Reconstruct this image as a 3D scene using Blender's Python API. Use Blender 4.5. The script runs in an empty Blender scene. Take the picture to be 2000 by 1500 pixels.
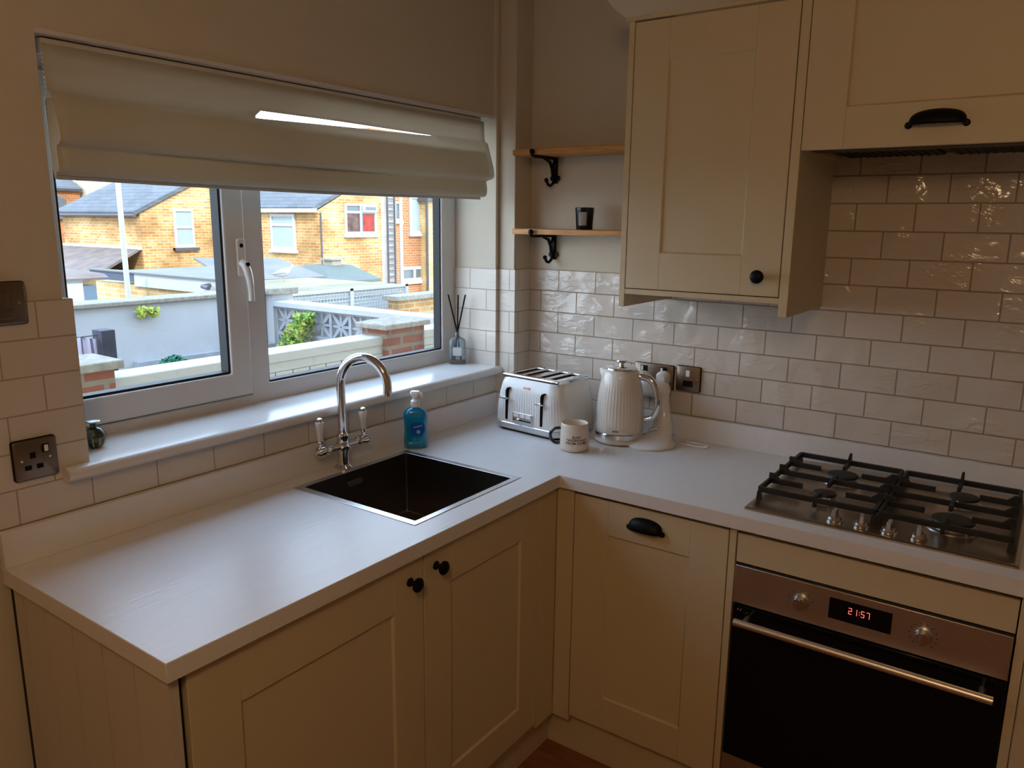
import bpy, bmesh, math, random
from mathutils import Vector, Matrix, Euler
random.seed(7)
scn = bpy.context.scene
COL = scn.collection
PI = math.pi

# ------------------------------------------------------------------ camera
cam_d = bpy.data.cameras.new('camera')
cam = bpy.data.objects.new('camera', cam_d)
COL.objects.link(cam)
cam.location = (1.7164, -2.4191, 1.6203)
cam.rotation_euler = (1.36496, -0.01085, 0.61817)
cam_d.sensor_fit = 'HORIZONTAL'
cam_d.sensor_width = 36.0
cam_d.lens = 36.0 * 1516.33 / 2000.0
cam_d.clip_start = 0.02
cam_d.clip_end = 300
scn.camera = cam

# ------------------------------------------------------------------ world, sun, exposure
scn.view_settings.view_transform = 'Standard'
scn.view_settings.look = 'None'
scn.view_settings.exposure = 0.5
scn.view_settings.gamma = 1.0
w = bpy.data.worlds.new('sky'); scn.world = w; w.use_nodes = True
nt = w.node_tree
bg = nt.nodes['Background']
tc = nt.nodes.new('ShaderNodeTexCoord')
sx = nt.nodes.new('ShaderNodeSeparateXYZ')
cr = nt.nodes.new('ShaderNodeValToRGB')
cr.color_ramp.elements[0].position = 0.0; cr.color_ramp.elements[0].color = (0.76, 0.88, 1.0, 1)
cr.color_ramp.elements[1].position = 0.7; cr.color_ramp.elements[1].color = (0.46, 0.68, 1.0, 1)
nt.links.new(tc.outputs['Generated'], sx.inputs[0])
nt.links.new(sx.outputs['Z'], cr.inputs[0])
nt.links.new(cr.outputs[0], bg.inputs['Color'])
bg.inputs['Strength'].default_value = 4.4

sun_d = bpy.data.lights.new('sun', 'SUN')
sun_d.energy = 3.3; sun_d.angle = 0.01; sun_d.color = (1.0, 0.93, 0.80)
sun = bpy.data.objects.new('sun', sun_d); COL.objects.link(sun)
sun.rotation_euler = Vector((-0.80, 0.50, -0.50)).to_track_quat('-Z', 'Y').to_euler()
sun.location = (6, -4, 8)

def ceiling_lamp_light(x, y, z, watts, r=0.14):
    l = bpy.data.lights.new('ceiling_lamp_light', 'POINT')
    l.energy = watts; l.shadow_soft_size = r; l.color = (1.0, 0.67, 0.37)
    o = bpy.data.objects.new('ceiling_lamp_light', l); COL.objects.link(o); o.location = (x, y, z)
LAMP = (1.65, -2.75, 2.24)
ceiling_lamp_light(*LAMP, 12.0)

# ------------------------------------------------------------------ materials
MATS = {}
def new_mat(name):
    m = bpy.data.materials.new(name); m.use_nodes = True
    return m, m.node_tree, m.node_tree.nodes['Principled BSDF']
def mat(name, col, rough=0.5, metal=0.0, noise=0.0, nscale=20.0, bump=0.0, bscale=60.0, coat=0.0, emit=None, estr=1.0, spec=None, aniso=None, trans=0.0, ior=1.45):
    if name in MATS: return MATS[name]
    m, t, b = new_mat(name)
    c4 = (col[0], col[1], col[2], 1)
    b.inputs['Base Color'].default_value = c4
    b.inputs['Roughness'].default_value = rough
    b.inputs['Metallic'].default_value = metal
    b.inputs['IOR'].default_value = ior
    if coat: b.inputs['Coat Weight'].default_value = coat; b.inputs['Coat Roughness'].default_value = 0.08
    if trans: b.inputs['Transmission Weight'].default_value = trans
    if spec is not None: b.inputs['Specular IOR Level'].default_value = spec
    if emit: b.inputs['Emission Color'].default_value = (*emit, 1); b.inputs['Emission Strength'].default_value = estr
    g = None
    if noise or bump:
        g = t.nodes.new('ShaderNodeTexCoord')
    if noise:
        mp = t.nodes.new('ShaderNodeMapping'); t.links.new(g.outputs['Object'], mp.inputs[0])
        if aniso: mp.inputs['Scale'].default_value = aniso
        n = t.nodes.new('ShaderNodeTexNoise'); n.inputs['Scale'].default_value = nscale; n.inputs['Detail'].default_value = 4
        t.links.new(mp.outputs[0], n.inputs['Vector'])
        r = t.nodes.new('ShaderNodeValToRGB')
        k = noise
        r.color_ramp.elements[0].position = 0.3; r.color_ramp.elements[1].position = 0.7
        r.color_ramp.elements[0].color = (col[0]*(1-k), col[1]*(1-k), col[2]*(1-k), 1)
        r.color_ramp.elements[1].color = (min(1, col[0]*(1+k)), min(1, col[1]*(1+k)), min(1, col[2]*(1+k)), 1)
        t.links.new(n.outputs['Fac'], r.inputs[0]); t.links.new(r.outputs[0], b.inputs['Base Color'])
    if bump:
        mp2 = t.nodes.new('ShaderNodeMapping'); t.links.new(g.outputs['Object'], mp2.inputs[0])
        if aniso: mp2.inputs['Scale'].default_value = aniso
        n2 = t.nodes.new('ShaderNodeTexNoise'); n2.inputs['Scale'].default_value = bscale; n2.inputs['Detail'].default_value = 5
        t.links.new(mp2.outputs[0], n2.inputs['Vector'])
        bp = t.nodes.new('ShaderNodeBump'); bp.inputs['Strength'].default_value = bump; bp.inputs['Distance'].default_value = 0.002
        t.links.new(n2.outputs['Fac'], bp.inputs['Height']); t.links.new(bp.outputs[0], b.inputs['Normal'])
    MATS[name] = m
    return m

def uv_vec(t, ax, ay, u0, v0):
    """vector (ax*X + ay*Y - u0, Z - v0, 0) in object space"""
    g = t.nodes.new('ShaderNodeTexCoord')
    s = t.nodes.new('ShaderNodeSeparateXYZ'); t.links.new(g.outputs['Object'], s.inputs[0])
    def math_(op, a, b):
        n = t.nodes.new('ShaderNodeMath'); n.operation = op
        for i, q in enumerate((a, b)):
            if isinstance(q, (int, float)): n.inputs[i].default_value = q
            else: t.links.new(q, n.inputs[i])
        return n.outputs[0]
    u = math_('ADD', math_('MULTIPLY', s.outputs['X'], ax), math_('MULTIPLY', s.outputs['Y'], ay))
    u = math_('SUBTRACT', u, u0)
    v = math_('SUBTRACT', s.outputs['Z'], v0)
    c = t.nodes.new('ShaderNodeCombineXYZ'); t.links.new(u, c.inputs[0]); t.links.new(v, c.inputs[1])
    return c.outputs[0], g

def brick_mat(name, c1, c2, mortar, bw, bh, ms, ax=1, ay=1, u0=0, v0=0, rough=0.9, bump=0.5, glaze=False, dirt=0.0):
    if name in MATS: return MATS[name]
    m, t, b = new_mat(name)
    vec, g = uv_vec(t, ax, ay, u0, v0)
    br = t.nodes.new('ShaderNodeTexBrick')
    br.offset = 0.5; br.offset_frequency = 2; br.squash = 1.0
    br.inputs['Scale'].default_value = 1.0
    br.inputs['Brick Width'].default_value = bw; br.inputs['Row Height'].default_value = bh
    br.inputs['Mortar Size'].default_value = ms; br.inputs['Mortar Smooth'].default_value = 0.3 if glaze else 0.1
    br.inputs['Bias'].default_value = 0.0
    br.inputs['Color1'].default_value = (*c1, 1); br.inputs['Color2'].default_value = (*c2, 1); br.inputs['Mortar'].default_value = (*mortar, 1)
    t.links.new(vec, br.inputs['Vector'])
    col = br.outputs['Color']
    if dirt:
        n = t.nodes.new('ShaderNodeTexNoise'); n.inputs['Scale'].default_value = 1.3; n.inputs['Detail'].default_value = 6
        t.links.new(g.outputs['Object'], n.inputs['Vector'])
        r = t.nodes.new('ShaderNodeValToRGB')
        r.color_ramp.elements[0].position = 0.35; r.color_ramp.elements[0].color = (1-dirt, 1-dirt*1.2, 1-dirt*1.4, 1)
        r.color_ramp.elements[1].position = 0.65; r.color_ramp.elements[1].color = (1, 1, 1, 1)
        t.links.new(n.outputs['Fac'], r.inputs[0])
        mx = t.nodes.new('ShaderNodeMix'); mx.data_type = 'RGBA'; mx.blend_type = 'MULTIPLY'; mx.inputs['Factor'].default_value = 1
        t.links.new(col, mx.inputs['A']); t.links.new(r.outputs[0], mx.inputs['B']); col = mx.outputs['Result']
    t.links.new(col, b.inputs['Base Color'])
    b.inputs['Roughness'].default_value = rough
    inv = t.nodes.new('ShaderNodeMath'); inv.operation = 'SUBTRACT'; inv.inputs[0].default_value = 1.0
    t.links.new(br.outputs['Fac'], inv.inputs[1])
    h = inv.outputs[0]
    if glaze:
        rr = t.nodes.new('ShaderNodeMapRange'); rr.inputs['To Min'].default_value = rough; rr.inputs['To Max'].default_value = 0.8
        t.links.new(br.outputs['Fac'], rr.inputs['Value']); t.links.new(rr.outputs[0], b.inputs['Roughness'])
        n = t.nodes.new('ShaderNodeTexNoise'); n.inputs['Scale'].default_value = 30; n.inputs['Detail'].default_value = 3.0; n.inputs['Roughness'].default_value = 0.5; n.inputs['Distortion'].default_value = 0.6
        mpz = t.nodes.new('ShaderNodeMapping'); mpz.inputs['Scale'].default_value = (0.75, 0.75, 1.5); t.links.new(g.outputs['Object'], mpz.inputs[0]); t.links.new(mpz.outputs[0], n.inputs['Vector'])
        n3 = t.nodes.new('ShaderNodeTexNoise'); n3.inputs['Scale'].default_value = 9; n3.inputs['Detail'].default_value = 1
        t.links.new(g.outputs['Object'], n3.inputs['Vector'])
        mr = t.nodes.new('ShaderNodeMapRange'); mr.inputs['From Min'].default_value = 0.42; mr.inputs['From Max'].default_value = 0.62
        t.links.new(n3.outputs['Fac'], mr.inputs['Value'])
        mu = t.nodes.new('ShaderNodeMath'); mu.operation = 'MULTIPLY'
        t.links.new(n.outputs['Fac'], mu.inputs[0]); t.links.new(mr.outputs[0], mu.inputs[1])
        wb = t.nodes.new('ShaderNodeBump'); wb.inputs['Strength'].default_value = 1.0; wb.inputs['Distance'].default_value = 0.0082 * bump
        t.links.new(mu.outputs[0], wb.inputs['Height']); pre = wb.outputs[0]
    bp = t.nodes.new('ShaderNodeBump'); bp.inputs['Strength'].default_value = bump; bp.inputs['Distance'].default_value = 0.0022 if glaze else 0.01
    if glaze: t.links.new(pre, bp.inputs['Normal'])
    t.links.new(h, bp.inputs['Height']); t.links.new(bp.outputs[0], b.inputs['Normal'])
    MATS[name] = m
    return m

def thin_glass(name='window_glass', refl=0.06, tint=(1, 1, 1)):
    if name in MATS: return MATS[name]
    m = bpy.data.materials.new(name); m.use_nodes = True; t = m.node_tree
    for n in list(t.nodes): t.nodes.remove(n)
    o = t.nodes.new('ShaderNodeOutputMaterial'); tr = t.nodes.new('ShaderNodeBsdfTransparent'); gl = t.nodes.new('ShaderNodeBsdfGlossy')
    gl.inputs['Roughness'].default_value = 0.02; tr.inputs['Color'].default_value = (*tint, 1)
    mx = t.nodes.new('ShaderNodeMixShader'); mx.inputs[0].default_value = refl
    t.links.new(tr.outputs[0], mx.inputs[1]); t.links.new(gl.outputs[0], mx.inputs[2]); t.links.new(mx.outputs[0], o.inputs[0])
    MATS[name] = m
    return m

def fabric_mat():
    m = bpy.data.materials.new('blind_linen'); m.use_nodes = True; t = m.node_tree
    b = t.nodes['Principled BSDF']; b.inputs['Base Color'].default_value = (0.74, 0.70, 0.62, 1); b.inputs['Roughness'].default_value = 0.9
    b.inputs['Specular IOR Level'].default_value = 0.1
    tl = t.nodes.new('ShaderNodeBsdfTranslucent'); tl.inputs['Color'].default_value = (0.80, 0.74, 0.64, 1)
    mx = t.nodes.new('ShaderNodeMixShader'); mx.inputs[0].default_value = 0.50
    out = t.nodes['Material Output']
    g = t.nodes.new('ShaderNodeTexCoord'); mp = t.nodes.new('ShaderNodeMapping'); mp.inputs['Scale'].default_value = (1, 1, 2.5)
    t.links.new(g.outputs['Object'], mp.inputs[0])
    n = t.nodes.new('ShaderNodeTexNoise'); n.inputs['Scale'].default_value = 220; t.links.new(mp.outputs[0], n.inputs['Vector'])
    bp = t.nodes.new('ShaderNodeBump'); bp.inputs['Strength'].default_value = 0.3; bp.inputs['Distance'].default_value = 0.001
    t.links.new(n.outputs['Fac'], bp.inputs['Height']); t.links.new(bp.outputs[0], b.inputs['Normal'])
    t.links.new(b.outputs[0], mx.inputs[1]); t.links.new(tl.outputs[0], mx.inputs[2]); t.links.new(mx.outputs[0], out.inputs[0])
    return m

PLASTER = mat('wall_plaster', (0.60, 0.53, 0.42), 0.9, bump=0.25, bscale=90, noise=0.02, nscale=6)
CEILING = mat('ceiling_paint', (0.72, 0.66, 0.58), 0.9)
TILE_R = brick_mat('handmade_tile_hob_wall', (0.66, 0.585, 0.505), (0.61, 0.54, 0.465), (0.33, 0.265, 0.19), 0.1528, 0.0770, 0.0022, 1, 0, 1.2014-0.0764, 0.989, rough=0.10, bump=0.85, glaze=True)
TILE_W = brick_mat('tile_window_wall', (0.66, 0.59, 0.505), (0.62, 0.555, 0.47), (0.40, 0.33, 0.25), 0.1528, 0.0770, 0.0020, -1, 1, -1.612-0.0764, 0.989, rough=0.28, bump=0.3, glaze=True)
FLOOR = mat('floor_wood', (0.26, 0.10, 0.04), 0.5, noise=0.25, nscale=8, aniso=(1, 8, 1))
WORKTOP = mat('worktop_white_laminate', (0.76, 0.735, 0.71), 0.33, bump=0.5, bscale=14, aniso=(6, 1.0, 1), noise=0.015, nscale=8)
WORKTOP_X = mat('worktop_white_laminate_run', (0.70, 0.66, 0.62), 0.33, bump=0.35, bscale=14, aniso=(1, 6.0, 1), noise=0.015, nscale=8)
CREAM = mat('cream_cabinet_paint', (0.62, 0.52, 0.34), 0.45, bump=0.12, bscale=120)
PANELW = mat('panelling_paint', (0.60, 0.53, 0.44), 0.6)
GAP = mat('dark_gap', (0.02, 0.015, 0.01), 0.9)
BLACK = mat('matt_black_metal', (0.004, 0.004, 0.005), 0.45, metal=0.0, spec=0.18)
UPVC = mat('white_upvc', (0.66, 0.63, 0.60), 0.35)
SILL = mat('sill_gloss_white', (0.70, 0.67, 0.63), 0.22)
RUBBER = mat('black_gasket', (0.012, 0.012, 0.012), 0.6)
CHROME = mat('chrome', (0.78, 0.78, 0.79), 0.06, metal=1)
STEEL = mat('brushed_steel', (0.60, 0.55, 0.50), 0.38, metal=1, bump=0.15, bscale=30, aniso=(1, 14, 14))
STEELS = mat('sink_steel', (0.20, 0.18, 0.16), 0.32, metal=1, bump=0.1, bscale=40)
STEELRIM = mat('sink_rim_steel', (0.55, 0.54, 0.53), 0.28, metal=1)
WHITE = mat('white_gloss_plastic', (0.78, 0.76, 0.73), 0.18, coat=0.3)
IVORY = mat('ivory_gloss_enamel', (0.72, 0.66, 0.58), 0.16, coat=0.5)
BRONZE = mat('brushed_bronze_plate', (0.26, 0.20, 0.15), 0.33, metal=1, bump=0.2, bscale=25, aniso=(12, 12, 1))
GLASS = thin_glass()
IRON = mat('cast_iron', (0.012, 0.011, 0.010), 0.55)
OVENGLASS = mat('oven_black_glass', (0.004, 0.004, 0.005), 0.12, spec=0.25)
OAK = mat('oak_shelf_wood', (0.58, 0.28, 0.08), 0.45, noise=0.25, nscale=14, aniso=(1, 10, 10))
CERAMIC = mat('white_ceramic', (0.75, 0.72, 0.67), 0.12, coat=0.4)

# ------------------------------------------------------------------ mesh helpers
class MB:
    def __init__(s): s.bm = bmesh.new()
    def box(s, x0, x1, y0, y1, z0, z1, M=None):
        if x0 > x1: x0, x1 = x1, x0
        if y0 > y1: y0, y1 = y1, y0
        if z0 > z1: z0, z1 = z1, z0
        v = [s.bm.verts.new(p) for p in ((x0,y0,z0),(x1,y0,z0),(x1,y1,z0),(x0,y1,z0),(x0,y0,z1),(x1,y0,z1),(x1,y1,z1),(x0,y1,z1))]
        for f in ((0,3,2,1),(4,5,6,7),(0,1,5,4),(1,2,6,5),(2,3,7,6),(3,0,4,7)): s.bm.faces.new([v[i] for i in f])
        if M:
            for q in v: q.co = M @ q.co
        return s
    def loft(s, rings, cap=True, close=True):
        R = [[s.bm.verts.new(p) for p in r] for r in rings]
        n = len(R[0])
        for a, b in zip(R, R[1:]):
            for i in range(n if close else n-1):
                j = (i+1) % n
                s.bm.faces.new((a[i], a[j], b[j], b[i]))
        if cap and close:
            s.bm.faces.new(list(reversed(R[0]))); s.bm.faces.new(R[-1])
        return s
    def tube(s, pts, r, seg=10, cap=True):
        pts = [Vector(p) for p in pts]
        rr = r if isinstance(r, (list, tuple)) else [r]*len(pts)
        d0 = (pts[1]-pts[0]).normalized()
        up = Vector((0,0,1)) if abs(d0.z) < 0.9 else Vector((1,0,0))
        u = d0.cross(up).normalized(); rings = []
        for i, p in enumerate(pts):
            if i == 0: d = pts[1]-pts[0]
            elif i == len(pts)-1: d = pts[-1]-pts[-2]
            else: d = (pts[i+1]-pts[i]).normalized() + (pts[i]-pts[i-1]).normalized()
            d.normalize()
            u = (u - d*u.dot(d)).normalized(); v = d.cross(u)
            rings.append([p + (u*math.cos(2*PI*k/seg) + v*math.sin(2*PI*k/seg))*rr[i] for k in range(seg)])
        return s.loft(rings, cap)
    def lathe(s, prof, c=(0,0,0), seg=32, M=None, rib=0, amp=0, ribrange=None):
        rings = []
        for r, z in prof:
            ring = []
            for k in range(seg):
                a = 2*PI*k/seg; q = max(r, 1e-5)
                if rib and ribrange[0] <= z <= ribrange[1]:
                    q -= amp*abs(math.cos(a*rib/2))**6
                p = Vector((q*math.cos(a), q*math.sin(a), z))
                ring.append((M @ p) if M else p + Vector(c))
            rings.append(ring)
        return s.loft(rings, True)
    def prism(s, poly, f, a0, a1):
        """poly: list of 2d points, f(u,v,a)->xyz"""
        return s.loft([[f(u, v, a0) for u, v in poly], [f(u, v, a1) for u, v in poly]])
    def grid(s, us, vs, keep, f, a0, a1):
        cache = {}
        def V(i, j, k):
            if (i,j,k) not in cache: cache[(i,j,k)] = s.bm.verts.new(f(us[i], vs[j], (a0, a1)[k]))
            return cache[(i,j,k)]
        nu, nv = len(us)-1, len(vs)-1
        K = [[keep((us[i]+us[i+1])/2, (vs[j]+vs[j+1])/2) for j in range(nv)] for i in range(nu)]
        for i in range(nu):
            for j in range(nv):
                if not K[i][j]: continue
                s.bm.faces.new((V(i,j,1),V(i+1,j,1),V(i+1,j+1,1),V(i,j+1,1)))
                s.bm.faces.new((V(i,j,0),V(i,j+1,0),V(i+1,j+1,0),V(i+1,j,0)))
                for (di,dj,p,q) in ((-1,0,(i,j+1),(i,j)),(1,0,(i+1,j),(i+1,j+1)),(0,-1,(i,j),(i+1,j)),(0,1,(i+1,j+1),(i,j+1))):
                    a, b = i+di, j+dj
                    if 0 <= a < nu and 0 <= b < nv and K[a][b]: continue
                    s.bm.faces.new((V(p[0],p[1],0),V(q[0],q[1],0),V(q[0],q[1],1),V(p[0],p[1],1)))
        return s
    def sphere(s, c, r, sc=(1,1,1), seg=16, M=None):
        prof = [(r*math.sin(PI*i/(seg//2)), -r*math.cos(PI*i/(seg//2))) for i in range(seg//2+1)]
        rings = []
        for q, z in prof:
            q = max(q, 1e-5)
            ring = [Vector((q*math.cos(2*PI*k/seg)*sc[0], q*math.sin(2*PI*k/seg)*sc[1], z*sc[2])) for k in range(seg)]
            rings.append([(M @ p if M else p) + Vector(c) for p in ring])
        return s.loft(rings)
    def build(s, name, m, parent=None, bev=0.0, smooth=True, local=False, sub=0, ang=38, bseg=2):
        bmesh.ops.recalc_face_normals(s.bm, faces=s.bm.faces[:])
        me = bpy.data.meshes.new(name); s.bm.to_mesh(me); s.bm.free()
        me.materials.append(m)
        if smooth:
            for p in me.polygons: p.use_smooth = True
            me.set_sharp_from_angle(angle=math.radians(ang))
        o = bpy.data.objects.new(name, me); COL.objects.link(o)
        if parent:
            o.parent = parent
            if parent.type == 'EMPTY' and not local:
                o.matrix_parent_inverse = Matrix.Translation(parent.location).inverted()
        if bev:
            b = o.modifiers.new('bevel', 'BEVEL'); b.width = bev; b.segments = bseg; b.limit_method = 'ANGLE'; b.angle_limit = math.radians(40)
        if sub:
            q = o.modifiers.new('sub', 'SUBSURF'); q.levels = sub; q.render_levels = sub
        return o

def tag(o, label, cat, group=None, kind=None):
    o['label'] = label; o['category'] = cat
    if group: o['group'] = group
    if kind: o['kind'] = kind
    return o
def thing(name, label, cat, loc, rz=0, group=None):
    o = bpy.data.objects.new(name, None); COL.objects.link(o)
    o.empty_display_size = 0.05
    o.location = loc; o.rotation_euler = (0, 0, rz)
    return tag(o, label, cat, group)
def structure(o, label, cat):
    tag(o, label, cat); o['kind'] = 'structure'; return o
def copy_tree(o, parent=None):
    c = o.copy(); COL.objects.link(c); c.parent = parent
    for ch in [q for q in bpy.data.objects if q.parent == o]: copy_tree(ch, c)
    return c
YZ = lambda u, v, a: (a, u, v)      # u=Y v=Z extruded along X
XZ = lambda u, v, a: (u, a, v)      # u=X v=Z extruded along Y
XY = lambda u, v, a: (u, v, a)      # u=X v=Y extruded along Z
def arc(cx, cy, r, a0, a1, n):
    return [(cx + r*math.cos(a0+(a1-a0)*i/n), cy + r*math.sin(a0+(a1-a0)*i/n)) for i in range(n+1)]
def rrect(w, d, r, n=6):
    out = []
    for cx, cy, a in ((w/2-r, d/2-r, 0), (-w/2+r, d/2-r, PI/2), (-w/2+r, -d/2+r, PI), (w/2-r, -d/2+r, 1.5*PI)):
        out += arc(cx, cy, r, a, a+PI/2, n)
    return out
def text_mesh(body, size, depth=0.0004, bold=0.0, spacing=1.0):
    c = bpy.data.curves.new('txt', 'FONT'); c.body = body; c.size = size; c.extrude = depth; c.align_x = 'CENTER'; c.offset = bold; c.space_character = spacing
    o = bpy.data.objects.new('txt', c); COL.objects.link(o)
    dg = bpy.context.evaluated_depsgraph_get(); me = bpy.data.meshes.new_from_object(o.evaluated_get(dg))
    bpy.data.objects.remove(o); return me

H = 0.91          # worktop top
# ================================================================== ROOM SHELL
RY = 0.008        # plaster of hob wall
WX = -0.008       # plaster of window wall
Zs = 1.0904; Zl = 1.976
structure(MB().box(-0.008, 3.7, -4.3, 0.008, -0.1, 0.0).build('floor', FLOOR, smooth=False), 'reddish brown wooden kitchen floor, seen beside the corner plinths', 'floor')
structure(MB().box(-0.008, 3.7, -4.3, 0.008, 2.50, 2.62).build('ceiling', CEILING, smooth=False), 'plain cream painted kitchen ceiling', 'ceiling')
# window wall (with opening) ; unseen upper storey added to shade the yard outside
OY0, OY1 = -1.630, -0.112
wl = MB().grid([-7.0, OY0, OY1, 5.0], [-1.6, Zs-0.034, Zl, 5.4], lambda u, v: not (OY0 < u < OY1 and Zs-0.034 < v < Zl), YZ, -0.235, WX).build('wall_window', PLASTER, smooth=False)
structure(wl, 'cream painted wall around the kitchen window, tiled in its lower half', 'wall')
# tiles of the window wall (slabs 8 mm proud), and in the reveal
TT = 0.989 + 6*0.077
t = MB()
t.box(WX, 0.0, -2.4, -1.613, 0.989, TT)
t.box(WX, 0.0, -1.613, -0.10, 0.989, Zs-0.036)
t.box(-0.184, WX, -1.6295, -1.613, Zs, TT)
t.box(-0.184, WX, -0.118, -0.1125, Zs, TT)
t.box(WX, 0.010, -0.118, -0.10, Zs-0.03, TT)
t.build('wall_tiles', TILE_W, wl, smooth=False)
# plaster on the right jamb nib
MB().box(WX, 0.006, -0.115, -0.10, TT, Zl+0.6).build('plaster_nib', PLASTER, wl, smooth=False)
# pipe boxing in the corner
pr = MB().box(WX, 0.075, -0.094, RY, 0.87, 2.5).build('wall_corner', PLASTER, bev=0.002)
structure(pr, 'narrow boxed-in corner pier between window and shelves', 'wall')
MB().grid([WX, 0.076, 0.083], [-0.101, -0.094, 0.0], lambda u, v: v < -0.095 or u > 0.0755, XY, 0.989, TT).build('wall_tiles', TILE_W, pr, smooth=False)
# hob wall
wr = MB().box(-0.008, 3.7, RY, 0.25, -0.1, 2.62).build('wall_right', PLASTER, smooth=False)
structure(wr, 'cream wall behind the hob, tiled up to the cabinets', 'wall')
t = MB(); t.box(0.083, 1.115, 0.0, RY, 0.989, TT); t.box(1.115, 2.6, 0.0, RY, 0.989, 1.86)
t.build('wall_tiles', TILE_R, wr, smooth=False)
structure(MB().box(3.7, 3.85, -4.3, 0.25, -0.1, 2.62).build('wall_left', PLASTER, smooth=False), 'plain cream wall on the far side of the kitchen', 'wall')
structure(MB().box(-0.3, 3.85, -4.45, -4.3, -0.1, 2.62).build('wall_back', PLASTER, smooth=False), 'plain cream wall behind the viewer', 'wall')

# ------------------------------------------------------------------ window sill
t = MB(); cs = [(-0.20, Zs-0.03), (0.018, Zs-0.03)] + arc(0.018, Zs-0.015, 0.015, -PI/2, PI/2, 8) + [(-0.20, Zs)]
def sillf(u, v, a): return (u, a, v)
t.prism([c for c in cs], sillf, -1.612, -0.1185)
o = t.build('trim_sill', SILL); structure(o, 'glossy white window sill with rounded front edge', 'window sill')
t = MB(); t.prism([(0.001, Zs-0.03), (0.018, Zs-0.03)] + arc(0.018, Zs-0.015, 0.015, -PI/2, PI/2, 8) + [(0.001, Zs)], sillf, -1.672, -1.612)
t.build('sill_horn', SILL, o)
t = MB(); t.prism([(0.0105, Zs-0.03), (0.018, Zs-0.03)] + arc(0.018, Zs-0.015, 0.015, -PI/2, PI/2, 8) + [(0.0105, Zs)], sillf, -0.1185, -0.1015)
t.build('sill_horn', SILL, o)

# ------------------------------------------------------------------ window
FX = -0.185
win = thing('window_1', 'white double glazed window with an opening left casement and fixed right pane', 'window', (FX, -0.87, Zs)); win['kind'] = 'structure'
t = MB()
# outer frame with two openings
t.grid([-1.66, -1.605, -1.048, -0.984, -0.190, -0.112], [Zs-0.03, 1.118, 1.143, Zl-0.035, Zl],
       lambda u, v: not ((-1.605 < u < -1.048 and 1.118 < v < Zl-0.035) or (-0.984 < u < -0.19 and 1.143 < v < Zl-0.035)), YZ, FX-0.043, FX)
t.build('outer_frame', UPVC, win, bev=0.004)
# chamfered glazing bead of the fixed light
def frame_ring(y0, y1, z0, z1, wdt, x0, x1):
    return MB().grid([y0, y0+wdt, y1-wdt, y1], [z0, z0+wdt, z1-wdt, z1], lambda u, v: not (y0+wdt < u < y1-wdt and z0+wdt < v < z1-wdt), YZ, x0, x1)
frame_ring(-0.984, -0.190, 1.143, Zl-0.035, 0.006, FX-0.040, FX-0.008).build('gasket', RUBBER, win)
gl = MB().box(FX-0.036, FX-0.030, -0.979, -0.195, 1.148, Zl-0.04).build('pane', GLASS, win, smooth=False)
# casement sash
sash = MB().grid([-1.606, -1.545, -1.118, -1.052], [1.122, 1.190, Zl-0.10, Zl-0.037], lambda u, v: not (-1.545 < u < -1.118 and 1.19 < v < Zl-0.10), YZ, FX-0.035, FX+0.014).build('casement', UPVC, win, bev=0.005)
frame_ring(-1.545, -1.118, 1.190, Zl-0.10, 0.007, FX-0.030, FX+0.004).build('gasket', RUBBER, sash)
MB().box(FX-0.026, FX-0.020, -1.539, -1.124, 1.196, Zl-0.106).build('pane', GLASS, sash, smooth=False)
MB().grid([-1.0515, -1.048], [1.118, Zl-0.035], lambda u, v: True, YZ, FX-0.042, FX-0.001).build('seal_gap', RUBBER, win)
MB().grid([-1.605, -1.048], [1.1185, 1.122], lambda u, v: True, YZ, FX-0.042, FX-0.001).build('seal_gap', RUBBER, win)
# handle
hb = MB(); hx = FX+0.014
hb.prism(rrect(0.026, 0.105, 0.008), lambda u, v, a: (a, -1.073+u, 1.515+v), hx, hx+0.010)
hnd = hb.build('window_handle', WHITE, win, bev=0.002)
t = MB(); t.tube([(hx+0.008, -1.073, 1.500), (hx+0.018, -1.071, 1.496), (hx+0.023, -1.067, 1.478), (hx+0.025, -1.062, 1.452), (hx+0.025, -1.060, 1.42), (hx+0.024, -1.059, 1.395)], [0.012, 0.012, 0.0115, 0.010, 0.0085, 0.009], 12)
t.build('lever', WHITE, hnd)
t = MB(); t.tube([(hx+0.022, -1.069, 1.497), (hx+0.0315, -1.069, 1.497)], 0.006, 10); t.tube([(hx+0.009, -1.073, 1.548), (hx+0.0112, -1.073, 1.548)], 0.006, 10)
t.build('keyhole', BLACK, hnd)

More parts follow.
